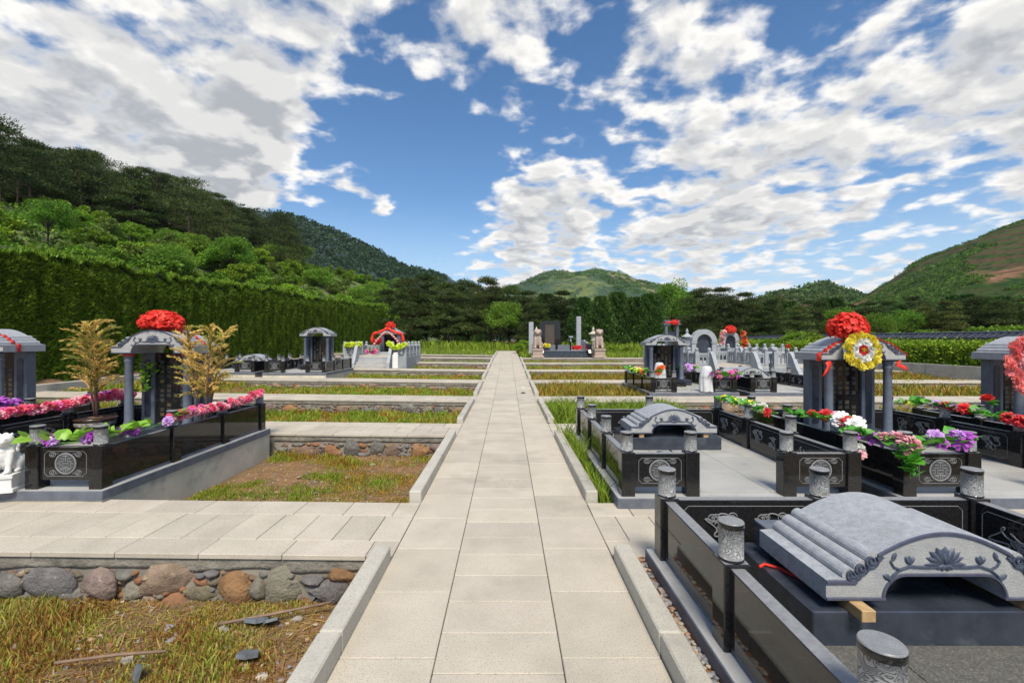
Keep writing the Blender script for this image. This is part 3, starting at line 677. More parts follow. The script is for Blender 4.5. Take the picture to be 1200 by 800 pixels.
def pavilion(label, x, y, z, s=1, seed=0, altar=True, sx=1):
    root = empty('tomb_pavilion', (x, y, z), 0, (s*sx, s, s), label=label, cat='pavilion', group='small granite tomb pavilions')
    obj('base', PBASE, root, (0,-.05,0))
    for q in (-1,1):
        obj('column', COL, root, (q*.41, .10, .166)); p = obj('pillar', PIL, root, (q*.385, .40, .166)); obj('inset', INS, p, (0,0,0))
    st = obj('stele', STELE, root, (0, .42, .166)); a, b = inscription(seed); obj('inscription', a, st, kind='stuff'); obj('faded_inscription', b, st, kind='stuff')
    if altar: obj('altar_slab', MB().box(-.36, .36, -.42, -.055, 0, .13, ch=.006).mesh('altar_slab', M['black']), root)
    add_roof(root, (0,0,1.203)); return root
FZ = PT+.014
pavilion('grey granite pavilion on the right dressed with a red bow and yellow wreath', 4.885, 6.20, FZ, 1, 1)
pavilion('grey granite pavilion cut off by the right edge of the picture', 7.53, 6.20, FZ, 1, 2)
pavilion('blue grey pavilion on the left topped by a red cloth pompom', -5.06, 6.45, .05+FZ, 1.03, 3)
pavilion('blue grey pavilion cut off by the left edge, red tape on its roof', -7.79, 6.45, .07+FZ, 1.03, 4)
pavilion('small far pavilion in front of the tall hedge, bare of flowers', -8.03, 18.9, .26+FZ, 1.14, 5)
pavilion('pavilion two rows back on the right, draped statues before its dark front', 5.22, 14.75, FZ, 1.08, 6, sx=1.12)
for (x, y, z, s, la, base) in ((2.127, 2.20, PT+.014, 1, 'nearest carved roof stone with lotus front, resting on two pine beams', 'dark blue granite base block under the nearest carved roof stone'),
                               (2.25, 6.10, PT+.014, 1, 'carved roof stone with lotus front lying in the second enclosure', 'dark granite base block under the second lotus-carved roof stone'),
                               (7.98, 14.7, PT+.014, 1.1, 'small arched roof stone lying beside the enclosure with draped statues', 'dark base block under the small arched stone two rows back'),
                               (-10.7, 18.8, .28+FZ, 1.15, 'small far arched roof stone lying below the tall hedge', 'dark base block under the far arched stone by the hedge')):
    roof_stone(la, x, y, z+.165+.055, s)
    t = empty('granite_block', (x, y, z), 0, (s, s, 1), label=base, cat='stone base', group='granite bases waiting for their pavilions')
    obj('base', PBASE, t, (0,0,0))
    bl = MB().box(-.52, .52, .60, .75, 0, .15, ch=.005, top=1); bl.box(-.40, .40, .63, .72, .1501, .1505, mi=2); obj('ash_box', bl.mesh('ash_box', M['bluedark'], M['blue'], M['black']), t, (0,0,.1655))
    for q, w in ((-1,'left'),(1,'right')):
        mb = MB().box(-.033, .033, -.085 if y < 3 else .012, .66, 0, .052, ch=.003)
        obj('timber_beam', mb.mesh('timber_beam', M['wood']), None, (x+q*.435*s, y, z+.1665), random.uniform(-.03,.03)+(.03 if q > 0 else -.02), label='squared pine beam under the %s end of the %s' % (w, la.split(' with')[0].split(', ')[0]), cat='beam', group='pine beams carrying roof stones')
# ------------------------------------------------------------------ pale granite terraces with balustrades
BPOST = MB().box(-.075,.075,-.075,.075,0,.62,ch=.008).lathe([(.05,.62),(.055,.64),(.072,.66),(.072,.70),(.05,.74),(.02,.755)],12).mesh('baluster_post', M['light'])
def rail_mesh(L):
    mb = MB(); mb.box(-L/2,L/2,-.04,.04,.46,.54,ch=.008); mb.box(-L/2,L/2,-.05,.05,0,.14,ch=.008); n = max(2, int(L/.17))
    for i in range(n+1):
        x = -L/2+.02+(L-.04)*i/n; mb.box(x-.022,x+.022,-.025,.025,.14,.46)
    mb.box(-L/2,L/2,-.02,.02,.38,.43)
    return mb.mesh('rail', M['light'])
def monument(root, y, z, kind, w=1.1, h=1.5):
    if kind == 'arch':
        for q in (-1,1):
            obj('column', MB().box(-.10,.10,-.12,.12,0,h*.72,ch=.01).box(-.13,.13,-.15,.15,h*.72,h*.78,ch=.01).mesh('column', M['light']), root, (q*(w/2-.12), y, z))
        r1, r0 = w/2-.02, w/2-.24; poly = circ(0,0,r1,20,0,PI)+[(x, zz_) for x, zz_ in reversed(circ(0,0,r0,20,0,PI))]
        obj('arch', MB().prism(poly,-.16,.16).mesh('arch', M['light']), root, (0,y,z+h*.78*.999))
        mb = MB().prism(circ(0,h*.78,r0+.03,16,0,PI)+[(-r0-.03,0),(r0+.03,0)],.02,.10); obj('stele', mb.mesh('stele', M['bluedark']), root, (0,y,z))
        obj('base', MB().box(-w/2-.1,w/2+.1,-.3,.35,-.001,.12,ch=.01).mesh('base', M['light']), root, (0,y,z-.0))
    elif kind == 'gate':
        for q in (-1,1): obj('column', MB().box(-.07,.07,-.07,.07,0,h*1.25,ch=.008).mesh('column', M['blue']), root, (q*.30, y, z))
        obj('lintel', MB().box(-.46,.46,-.12,.12,0,.09,ch=.01).box(-.40,.40,-.09,.09,.09,.19).box(-.44,.44,-.11,.11,.19,.25,ch=.01).mesh('lintel', M['blue']), root, (0,y,z+h*1.25))
        obj('banner', MB().box(-.38,.38,-.14,-.125,0,.10).mesh('banner', M['redpaint']), root, (0,y,z+h*1.25+.09))
        obj('stele', MB().box(-.22,.22,.02,.08,0,h*1.0).mesh('stele', M['bluedark']), root, (0,y,z))
    elif kind == 'gable':
        for q in (-1,1):
            obj('column', MB().box(-.10,.10,-.10,.10,0,h*.85,ch=.012).mesh('column', M['blue']), root, (q*(w/2-.12), y, z))
            obj('column', MB().box(-.08,.08,.16,.30,0,h*.8,ch=.012).mesh('column', M['light']), root, (q*(w/2-.06), y, z))
        obj('roof', MB().prism([(-w/2-.14,0),(w/2+.14,0),(w/2+.16,.09),(w/2,.10),(.12,.36),(-.12,.36),(-w/2,.10),(-w/2-.16,.09)],-.2,.38).mesh('roof', M['light']), root, (0,y,z+h*.85))
        obj('stele', MB().box(-w/2+.2,w/2-.2,.2,.26,0,h*.8).mesh('stele', M['black']), root, (0,y,z))
        obj('base', MB().box(-w/2-.2,w/2+.2,-.35,.45,-.001,.16,ch=.01).mesh('base', M['light']), root, (0,y,z))
def terrace(label, x, y, z, Wd, D, H, kind, ent=1.4, w=1.1, h=1.5):
    root = empty('grave_terrace', (x,y,z), label=label, cat='grave terrace', group='pale grey graves on raised terraces')
    n = 3; td = .26; pf = n*td-.1
    obj('platform', MB().box(-Wd/2,Wd/2,pf,D,-.5,H,ch=.01).mesh('platform', M['light']), root)
    for i in range(n): obj('step', MB().box(-ent/2,ent/2,td*i,pf-.001,H*i/(n+1) if i else -.3,H*(i+1)/(n+1),ch=.008).mesh('step', M['plinth']), root)
    obj('floor', MB().box(-Wd/2+.05,Wd/2-.05,pf+.02,D-.05,H,H+.012).mesh('floor', M['slab']), root)
    for q in (-1,1):
        pr = [(0,-.3),(pf+.05,-.3),(pf+.05,H+.62)]+[(pf+.05-(pf+.03)*t, H+.60-(H+.42)*(t**1.4)+.05*math.sin(t*PI*2)) for t in np.linspace(.05,1,12)]
        mb = MB().prism(pr,-.07,.07); o = obj('drum_wall', mb.mesh('drum_wall', M['light']), root, (q*(ent/2+.08),0,0), PI/2)
        if True: o.location = (q*(ent/2+.08), 0, 0)
    pts = [(-Wd/2+.08,pf+.1),(-Wd/2+.08,D-.1),(Wd/2-.08,D-.1),(Wd/2-.08,pf+.1)]
    segs = [((-ent/2-.12,pf+.1),pts[0]),(pts[0],pts[1]),(pts[1],pts[2]),(pts[2],pts[3]),(pts[3],(ent/2+.12,pf+.1))]
    used = set()
    for a, b in segs:
        a = Vector(a); b = Vector(b); L = (b-a).length; m_ = max(1, round(L/.85))
        for i in range(m_+1):
            p = a.lerp(b, i/m_); kx = (round(p.x,2), round(p.y,2))
            if kx not in used: used.add(kx); obj('baluster_post', BPOST, root, (p.x,p.y,H))
            if i < m_:
                c = a.lerp(b,(i+.5)/m_); d = b-a; obj('rail', rail_mesh(L/m_-.15), root, (c.x,c.y,H), math.atan2(d.y,d.x))
    if kind: monument(root, D-.55, H+.012, kind, w, h)
    return root
terrace('grey terrace at the left rear, steps up to a gate draped in red', -6.45, 21.25, gz(21.25)+.08, 3.1, 4.3, .46, 'gable', 1.5, 1.15, 1.35)
terrace('pale grey terrace with round-arched tomb and balustrade, right of the draped statues', 8.85, 17.1, gz(17.1), 2.9, 3.9, .42, 'arch', 1.5, 1.15, 1.25)
terrace('pale grey terrace without a monument, right rear beside the low hedge', 11.95, 17.1, gz(17.1), 2.9, 3.9, .40, None, 1.5)
terrace('rear terrace with a tall two-post gate under a red ball', 8.95, 21.3, gz(21.3), 2.8, 3.9, .42, 'gate', 1.4, 1.1, 1.4)
terrace('rear terrace whose arch carries a big red ball and orange blossoms', 12.1, 21.3, gz(21.3), 2.8, 3.9, .42, 'arch', 1.4, 1.0, 1.2)
# ------------------------------------------------------------------ statues
def blob_mesh(name, parts, mat_, vox=.02):
    """ellipsoids and limbs fused by a voxel remesh into one skin"""
    bm = bmesh.new()
    for p in parts:
        if p[0] == 'e':
            _, c, r, rot = p; g = bmesh.ops.create_uvsphere(bm, u_segments=16, v_segments=10, radius=1)
            Mx = Matrix.Translation(c)@Matrix.Rotation(rot,4,'X')@Matrix.Diagonal((*r,1)); bmesh.ops.transform(bm, matrix=Mx, verts=g['verts'])
        elif p[0] == 'l':
            _, a, b, ra, rb = p; a = Vector(a); b = Vector(b); d = b-a
            g = bmesh.ops.create_cone(bm, cap_ends=True, segments=12, radius1=ra, radius2=rb, depth=d.length); Mx = Matrix.Translation((a+b)/2)@d.to_track_quat('Z','Y').to_matrix().to_4x4(); bmesh.ops.transform(bm, matrix=Mx, verts=g['verts'])
        else:
            _, x0,x1,y0,y1,z0,z1 = p; g = bmesh.ops.create_cube(bm, size=1); bmesh.ops.transform(bm, matrix=Matrix.Translation(((x0+x1)/2,(y0+y1)/2,(z0+z1)/2))@Matrix.Diagonal((x1-x0,y1-y0,z1-z0,1)), verts=g['verts'])
    me = bpy.data.meshes.new(name); bm.to_mesh(me); bm.free(); me.materials.append(mat_)
    o = bpy.data.objects.new('tmp', me); C.link(o); m_ = o.modifiers.new('r','REMESH'); m_.mode = 'VOXEL'; m_.voxel_size = vox; m2 = o.modifiers.new('s','SMOOTH'); m2.iterations = 3
    dg = bpy.context.evaluated_depsgraph_get(); me2 = bpy.data.meshes.new_from_object(o.evaluated_get(dg)); bpy.data.objects.remove(o)
    me2.polygons.foreach_set('use_smooth', [True]*len(me2.polygons)); me2.name = name; return me2
def lion_parts():
    P = [('e',(0,.05,.13),(.105,.14,.12),0),('e',(0,-.035,.25),(.088,.085,.13),-.2),('e',(0,-.06,.40),(.078,.08,.078),0),('e',(0,-.13,.385),(.05,.045,.038),0),('e',(0,-.165,.405),(.02,.016,.014),0),('e',(0,-.12,.352),(.036,.035,.012),.2)]
    for s in (-1,1):
        P += [('l',(s*.06,-.06,.27),(s*.062,-.115,.02),.042,.03),('e',(s*.062,-.135,.022),(.036,.05,.026),0),('e',(s*.095,.06,.09),(.05,.10,.09),0),('e',(s*.105,-.02,.022),(.034,.06,.025),0),('e',(s*.058,-.035,.465),(.02,.018,.028),0),('e',(s*.035,-.128,.43),(.018,.014,.014),0)]
        for i in range(6): a = i/5*PI; P.append(('e',(s*(.072+.012*math.sin(a)),-.045+.05*math.cos(a)*.8,.33+.13*i/5),(.024,.024,.024),0))
    for i in range(5): P.append(('e',(0,.15+.01*i,.12+.055*i),(.03,.028,.035),0))
    P += [('e',(0,-.03,.475),(.03,.03,.02),0),('e',(0,-.11,.28),(.028,.02,.03),0)]
    return P
def lion(label, x, y, z, s, mat_, rz=0, vox=.012):
    root = empty('guardian_lion', (x,y,z), rz, s, label=label, cat='statue', group='stone guardian lions')
    obj('body', blob_mesh('lion_body', lion_parts(), mat_, vox), root, (0,0,.215))
    mb = MB().box(-.15,.15,-.20,.22,0,.045,ch=.006).box(-.125,.125,-.175,.195,.045,.17,ch=.004).box(-.14,.14,-.19,.21,.17,.215,ch=.006)
    obj('pedestal', mb.mesh('pedestal', mat_), root); return root
lion('white marble guardian lion beside the left grave entrance', -4.86, 4.40, .05+PT, .78, M['white_stone'], .35)
lion('pink stone lion left of the far black altar steps', 1.95, 29.3, .46, 2.6, M['pink_stone'], 0, .02)
lion('pink stone lion right of the far black altar steps', 5.92, 29.3, .46, 2.6, M['pink_stone'], 0, .02)
def draped(label, x, y, z, hgt, w, seed):
    n, m_ = 40, 22; P = np.zeros((m_, n+1, 3))
    for i in range(m_):
        t = i/(m_-1)
        for j in range(n+1):
            a = 2*PI*j/n; r = w*(1.0-.12*t if t < .62 else max(0, (1-(t-.62)/.38))**.42*.92)
            r *= 1+(.09*(1-t))*math.sin(7*a+seed+2*t)+.04*math.sin(13*a+seed*2)
            bend = .10*w*math.sin(t*3+seed)
            zz_ = hgt*(t if t < .62 else .62+.38*math.sin((t-.62)/.38*PI/2))+(.03*hgt*math.sin(5*a+seed) if i == 0 else 0)
            P[i,j] = (r*math.cos(a)+bend, r*.85*math.sin(a)-.2*w*(t > .55)*t, max(zz_, .004))
    P[-1,:,0] = P[-1,:,0].mean(); P[-1,:,1] = P[-1,:,1].mean(); P[-1,:,2] = P[-1,:,2].max()
    root = empty('draped_statue', (x,y,z), label=label, cat='statue', group='statues covered with white cloth')
    obj('cloth', grid_mesh('cloth', P, M['cloth']), root)
    obj('pedestal', MB().box(-w*.7,w*.7,-w*.6,w*.6,0,.10,ch=.01).mesh('pedestal', M['light']), root)
draped('statue under a white cloth behind the left wing of the enclosure', 4.62, 13.75, FZ, .80, .19, 1)
draped('taller statue under a white cloth at the entrance, beside magenta blossoms', 5.72, 12.98, FZ, .74, .20, 3)
# ------------------------------------------------------------------ far altar
def altar():
    z0 = .44; root = empty('altar_terrace', (3.85,29.6,z0), label='far black granite altar terrace with four steps, right of the walk end', cat='altar')
    for i in range(4): obj('step', MB().box(-1.45,1.45,.28*i,1.2,.1*i,.1*(i+1),ch=.012,top=1).mesh('step', M['bluedark'], M['blue']), root)
    obj('platform', MB().box(-2.0,2.0,1.201,5.2,-.3,.42,ch=.01,top=1).mesh('platform', M['bluedark'], M['plinth']), root)
    for q in (-1,1):
        obj('side_wall', MB().prism([(0,-.2),(1.3,-.2),(1.3,.95),(1.0,.9),(.5,.55),(.1,.5),(0,.3)],-.1,.1).mesh('side_wall', M['black']), root, (q*1.58,0,0), PI/2)
        obj('parapet', MB().box(-.06,.06,1.4,5.1,.42,.85,ch=.01).mesh('parapet', M['black']), root, (q*1.9,0,0))
    for x, w in ((-1.0,1.1),(.1,.9)):
        obj('panel', MB().box(x-w/2,x+w/2,1.9,2.0,.42,.80,ch=.01).mesh('panel', M['plinth_edge']), root); obj('post', MB().box(x+w/2-.05,x+w/2+.05,1.87,2.03,.42,1.05,ch=.01).mesh('post', M['black']), root)
    obj('stele', MB().prism([(-.95,0),(.75,0),(.7,2.0),(.45,2.25),(-.2,2.05),(-.3,2.2),(-.85,2.0)],4.2,4.5).mesh('stele', M['black']), root, (-.6,0,.42))
    obj('stele_panel', MB().box(-.55,.15,4.14,4.198,.3,1.85).mesh('stele_panel', mat('brown_slab',(.09,.065,.045),.5,(.05,.04,.03),6)), root, (-.5,0,.42))
    obj('table', MB().box(1.6,1.7,3.2,3.3,0,.9).box(1.5,1.8,3.1,3.4,.9,1.0,ch=.01).mesh('table', M['light']), root, (-.9,0,.42))
    for i in range(3): obj('balustrade_panel', MB().box(1.55,1.68,1.5+i*.9,2.3+i*.9,.42,1.05+.1*(i % 2),ch=.02).mesh('balustrade_panel', M['light']), root)
altar()
for x, nm in ((1.75,'left'),(5.25,'right')):
    mb = MB().box(-.17,.17,-.17,.17,0,2.45,ch=.02).box(-.21,.21,-.21,.21,0,.25,ch=.02)
    obj('stone_pillar', mb.mesh('stone_pillar', M['light']), None, (x,33.4,.45 if x < 2 else .86), label='slender pale stone pillar on the %s of the far altar' % nm, cat='pillar', group='pale pillars at the far altar')
def lantern(label, x, y, z, s, m_='cream_stone'):
    root = empty('stone_lantern', (x,y,z), 0, s, label=label, cat='lantern', group='stone lanterns')
    obj('shaft', MB().lathe([(.16,0),(.16,.08),(.09,.12),(.075,.7),(.12,.78),(.15,.84)],10).mesh('shaft', M[m_]), root)
    obj('light_box', MB().lathe([(.10,.84),(.11,.88),(.11,1.08),(.10,1.12)],8,smooth=False).mesh('light_box', M[m_]), root)
    obj('cap', MB().lathe([(.25,1.12),(.24,1.15),(.12,1.22),(.06,1.27),(.05,1.32),(.07,1.36),(.04,1.42),(.01,1.5)],8,smooth=False).mesh('cap', M[m_]), root)
lantern('cream stone lantern behind the left far lion', 1.95, 30.3, .46, 1.35); lantern('cream stone lantern behind the right far lion', 5.75, 30.3, .46, 1.35)
lantern('pale grey stone lantern beside the round-arched tomb', 7.75, 19.5, gz(19.5)+.42, 1.0, 'light')
obj('stone_post', MB().box(-.13,.13,-.10,.10,0,.62,ch=.015).box(-.10,.10,-.07,.07,.62,.72,ch=.02).mesh('stone_post', M['white_stone']), None, (-5.22,21.12,gz(21.1)+.06), label='short white marble post at the red-draped terrace corner', cat='stone post')
# ------------------------------------------------------------------ silk flowers
def blossom_mesh(kind, m_):
    V = []
    r = random.Random(hash(kind) % 999 if False else len(kind))
    def petal(a, el, L, w, base=0, cup=.25):
        ca, sa = math.cos(a), math.sin(a); px = np.array([-sa, ca, 0.0])
        d0 = np.array([ca*math.cos(el), sa*math.cos(el), math.sin(el)]); d1 = np.array([ca*math.cos(el-cup*2), sa*math.cos(el-cup*2), math.sin(el-cup*2)])
        p0 = d0*base; p1 = p0+d0*L*.55; p2 = p1+d1*L*.45
        return [(p0-px*w*.25, p0+px*w*.25, p1+px*w*.5, p1-px*w*.5), (p1-px*w*.5, p1+px*w*.5, p2+px*w*.28, p2-px*w*.28)]
    Q = []
    if kind == 'mum':
        for el, n, L in ((-.25,9,.95),(.1,10,1.0),(.42,9,.95),(.75,7,.88),(1.1,5,.78),(1.45,3,.7)):
            for i in range(n): Q += petal(2*PI*i/n+r.uniform(-.25,.25)+el*3, el+r.uniform(-.1,.1), L*r.uniform(.85,1.1), .55, .05, .2)
    elif kind == 'rose':
        for el, n, L in ((.0,6,1.0),(.45,6,.9),(.9,5,.8),(1.25,3,.7)):
            for i in range(n): Q += petal(2*PI*i/n+el*2, el, L, .95, .02, -.15)
    else:      # lily-like star
        for el, n, L in ((.15,6,1.1),(.6,5,.85)):
            for i in range(n): Q += petal(2*PI*i/n+el, el, L, .48, .05, .35)
    return fast_mesh('blossom', np.array(Q), 4, m_)
_bl = {}
def bl(kind, c):
    if (kind,c) not in _bl: _bl[(kind,c)] = blossom_mesh(kind, M['f_'+c])
    return _bl[(kind,c)]
def leaf_mesh(m_):
    V = []
    for (t0,w0,t1,w1) in ((0,.06,.3,.42),(.3,.42,.65,.36),(.65,.36,1,.02)):
        for s in (-1,1):
            f = lambda t, w, q: (s*w*q, t, .16*w*q-.22*t*t+.05)
            V += [f(t0,w0,0), f(t0,w0,1), f(t1,w1,1), f(t1,w1,0)]
    return fast_mesh('leaf', np.array(V), 4, m_)
LEAFM = {'d': leaf_mesh(M['leafsilk']), 'l': leaf_mesh(M['leaflime'])}
def bouquet(name, label, pts, items, leaves=0, lr=.06, lk='d', spread=.04, cat='flowers', seed=1, zs=.03, down=.35):
    """items: list of (kind, colour, radius, count or list of positions 0..1)"""
    r = random.Random(seed); P = [Vector(p) for p in pts]; seg = [0]
    for a, b in zip(P[:-1], P[1:]): seg.append(seg[-1]+(b-a).length)
    def on(t):
        s = t*seg[-1]
        for i in range(len(P)-1):
            if s <= seg[i+1]+1e-9: return P[i].lerp(P[i+1], (s-seg[i])/max(1e-6, seg[i+1]-seg[i]))
        return P[-1]
    root = empty(name, tuple(P[0]), label=label, cat=cat, group='silk flowers on the graves'); o0 = P[0]
    vine = MB().tube([tuple(on(t)-o0+Vector((0,0,.004))) for t in np.linspace(0,1,max(2,int(seg[-1]/.08)+1))], .005, 5); obj('stem', vine.mesh('stem', M['leafsilk']), root)
    for kind, c, rad, cnt in items:
        ts = cnt if isinstance(cnt, list) else [(i+r.uniform(.2,.8))/cnt for i in range(cnt)]
        for t in ts:
            p = on(t)-o0+Vector((r.uniform(-1,1)*spread, r.uniform(-1,1)*spread, abs(r.gauss(0,1))*zs+rad*.35))
            obj('blossom', bl(kind,c), root, p, (r.uniform(.15,1.3), r.uniform(-.4,.4), r.uniform(-1.0,1.0)), rad*r.uniform(.8,1.2))
    for i in range(int(leaves*1.7)):
        p = on(r.random())-o0+Vector((r.uniform(-1,1)*spread*1.2, r.uniform(-1,1)*spread*1.2, r.uniform(0,.04)+zs*.3))
        obj('leaf', LEAFM[lk], root, p, (r.uniform(.1,1.25), r.uniform(-.5,.5), r.choice([r.uniform(-1.1,1.1), r.uniform(2.2,4.1), r.uniform(0,6)])), lr*r.uniform(.8,1.4))
    return root
tz = .545+.0
# left grave: pink garland along the right wall, another inside on its left wall
bouquet('garland', 'pink and white garland along the right wall of the left grave', [(-3.99,5.36,tz+.09),(-3.99,5.9,tz+.10),(-3.98,6.36,tz+.09),(-3.99,6.9,tz+.10),(-3.99,7.34,tz+.16)], [('mum','pink',.048,70),('mum','palepink',.044,56),('rose','palepink',.04,30),('mum','white',.034,24),('mum','magenta',.042,30)], 4, .04, 'd', .035, 'garland', 1)
bouquet('garland', 'pink garland drooping along the left wall of the left grave', [(-6.15,4.7,tz+.10),(-6.15,5.4,tz+.12),(-6.13,6.0,tz+.10),(-6.12,6.5,tz+.14),(-6.05,7.3,tz+.14)], [('mum','pink',.058,62),('mum','palepink',.052,48),('rose','salmon',.05,30),('mum','magenta',.05,26)], 0, .04, 'd', .05, 'garland', 2)
bouquet('flower_bunch', 'purple blossoms on the wall behind the long pink garland', [(-6.72,5.4,tz+.16),(-6.70,6.2,tz+.18)], [('lily','purple',.075,12),('mum','lilac',.055,9),('mum','purple',.055,12)], 5, .05, 'd', .07, 'flowers', 3)
bouquet('flower_bunch', 'purple blossoms around the rear post left of the pot', [(-6.55,7.05,tz+.14),(-6.18,7.15,tz+.14)], [('lily','purple',.075,8),('mum','lilac',.05,6),('mum','purple',.05,6)], 3, .05, 'd', .05, 'flowers', 4)
bouquet('flower_bunch', 'pale green blossoms at the far left edge', [(-6.74,5.0,tz+.14),(-6.72,5.32,tz+.12)], [('mum','palegreen',.075,7),('mum','white',.05,3)], 14, .07, 'd', .07, 'flowers', 5)
bouquet('flower_vine', 'lime leaves and purple blossoms on the emblem panel of the left grave', [(-4.74,4.42,tz+.06),(-4.45,4.40,tz+.04),(-4.1,4.42,tz+.06),(-4.0,4.8,tz+.05),(-3.99,5.5,tz+.10)], [('mum','purple',.060,[.13,.16,.36,.38,.58,.60]),('mum','lilac',.055,[.15,.17,.37,.39,.61,.84]),('mum','white',.022,[.15,.39])], 23, .12, 'l', .045, 'flowers', 6)
# right graves
bouquet('flower_bunch', 'yellow and white blossoms at the rear of the wall before the wreathed pavilion', [(3.33,7.05,tz+.10),(3.40,6.3,tz+.10),(3.45,5.9,tz+.06)], [('lily','yellow',.07,9),('mum','white',.065,6),('mum','redfl',.06,[.9,.97])], 60, .085, 'd', .08, 'flowers', 7)
bouquet('flower_bunch', 'white and red blossoms by the second wall, left of the incense slab', [(3.86,6.2,tz+.02),(3.86,5.5,tz+.08),(3.72,4.85,tz+.10)], [('mum','redfl',.075,[.45,.5,.88,.93,.97]),('mum','palepink',.075,[.66,.7,.75]),('mum','white',.085,[.8,.86,.9,.95])], 50, .085, 'd', .07, 'flowers', 8)
bouquet('flower_bunch', 'big pale pink blossom among purple ones, hanging over the wing corner', [(3.66,4.9,tz+.02),(3.72,4.42,tz+.03),(3.86,4.30,tz+.03),(4.42,4.36,tz+.05)], [('mum','palepink',.085,[.36,.46,.50]),('lily','purple',.085,[.2,.26,.30,.70,.78,.95,.98]),('mum','lilac',.06,[.22,.72,.93]),('lily','purple',.08,[.97,.99])], 56, .10, 'd', .06, 'flowers', 9)
bouquet('flower_vine', 'green silk leaves hanging down in front of the wing corner', [(3.76,4.28,tz-.02),(3.79,4.27,tz-.12),(3.81,4.27,tz-.26)], [('mum','palepink',.05,[.1])], 22, .10, 'd', .04, 'flowers', 10)
bouquet('flower_bunch', 'pale pink blossoms low between the two right walls', [(3.52,4.55,tz-.16),(3.60,4.75,tz-.14)], [('mum','palepink',.06,5),('mum','white',.05,3)], 16, .08, 'd', .06, 'flowers', 11)
bouquet('flower_bunch', 'red and lilac blossoms along the wall toward the right edge', [(6.03,7.0,tz+.06),(6.08,6.4,tz+.10),(6.05,5.7,tz+.08),(6.03,5.2,tz+.06)], [('lily','lilac',.085,[.3,.33,.56,.6,.62,.83,.86]),('mum','redfl',.085,[.4,.44,.57,.9,.96,.98]),('lily','yellow',.06,[.05,.12,.16])], 70, .09, 'd', .07, 'flowers', 12)
bouquet('flower_bunch', 'single red rose standing before the right edge pavilion', [(6.55,6.1,tz+.14),(6.6,6.2,tz+.20)], [('rose','redfl',.09,[.9])], 5, .07, 'd', .03, 'flowers', 13)
bouquet('flower_bunch', 'yellow and pink blossoms at the corner of the draped-statue enclosure', [(4.02,13.3,.62),(4.0,14.0,.55),(4.05,14.9,.62)], [('lily','yellow',.13,[.1,.2,.3,.6]),('mum','palepink',.12,[.75,.9]),('mum','orange',.10,[.0])], 46, .14, 'd', .10, 'flowers', 14)
bouquet('flower_bunch', 'magenta blossoms on the right wing by the taller draped statue', [(5.8,12.85,.58),(6.2,12.82,.54),(6.55,12.85,.56)], [('lily','magenta',.13,[.12,.18,.75,.8,.92]),('lily','purple',.11,[.1,.7,.96]),('lily','yellow',.11,[.33])], 30, .13, 'd', .09, 'flowers', 15)
bouquet('flower_bunch', 'pale lilac blossoms right of the dark open pavilion', [(5.75,15.0,.6),(6.3,15.2,.6)], [('mum','lilac',.12,4),('mum','palepink',.12,3)], 24, .14, 'd', .1, 'flowers', 16)
bouquet('flower_bunch', 'orange red blossoms on the left wing before the draped statue', [(4.35,13.1,.60),(4.45,13.2,.75)], [('mum','orange',.10,5)], 8, .10, 'd', .06, 'flowers', 17)
bouquet('garland', 'lime yellow garland on the left part of the red-draped terrace', [(-7.95,22.0,1.12+.15),(-7.2,22.0,1.16+.15)], [('mum','lime',.14,14)], 6, .1, 'l', .06, 'garland', 18)
bouquet('garland', 'lime yellow garland sagging over the white post of the red-draped terrace', [(-5.75,21.8,1.37),(-5.4,21.75,1.12),(-5.1,21.8,1.22),(-4.95,22.1,1.35)], [('mum','lime',.13,18)], 4, .1, 'l', .03, 'garland', 19)
bouquet('flower_bunch', 'small yellow flowers on the far altar', [(2.6,31.3,1.1),(2.9,31.3,1.1)], [('mum','yellow',.15,4)], 8, .15, 'd', .08, 'flowers', 20)
bouquet('flower_bunch', 'red flowers set on the far altar beside a pillar', [(4.75,32,.95),(5.0,32,.95)], [('mum','redfl',.2,4)], 3, .15, 'd', .08, 'flowers', 21)
bouquet('flower_bunch', 'pink and green flowers on the steps of the red-draped terrace', [(-7.0,22.6,.95),(-6.7,22.7,.95)], [('mum','magenta',.12,4)], 16, .14, 'd', .08, 'flowers', 22)
bouquet('flower_bunch', 'red blossom with leaves on the balustrade of the red-draped terrace', [(-7.2,24.4,1.4),(-6.9,24.6,1.45)], [('mum','redfl',.17,4),('mum','palepink',.13,2)], 4, .14, 'd', .08, 'flowers', 23)
bouquet('garland', 'orange and pink blossoms hanging down the rear arch side', [(12.65,24.35,2.05),(12.75,24.3,1.6),(12.7,24.3,1.1)], [('mum','orange',.13,8),('mum','redfl',.12,4)], 14, .14, 'd', .06, 'garland', 24)
bouquet('garland', 'pale pink and green blossoms on the left side of the rear arch', [(11.6,24.3,2.0),(11.5,24.3,1.6),(11.5,24.3,1.1)], [('mum','palepink',.13,7),('mum','salmon',.11,3)], 18, .14, 'd', .06, 'garland', 25)
bouquet('flower_bunch', 'red flower on the post beside the low hedge terrace', [(10.9,17.6,1.25),(11.0,17.7,1.35)], [('mum','redfl',.07,3)], 3, .08, 'd', .05, 'flowers', 26)
bouquet('flower_bunch', 'green leaves behind the left pavilion column', [(-5.42,6.75,.8),(-5.38,6.78,1.2)], [('mum','lime',.03,3)], 26, .07, 'l', .07, 'flowers', 27)
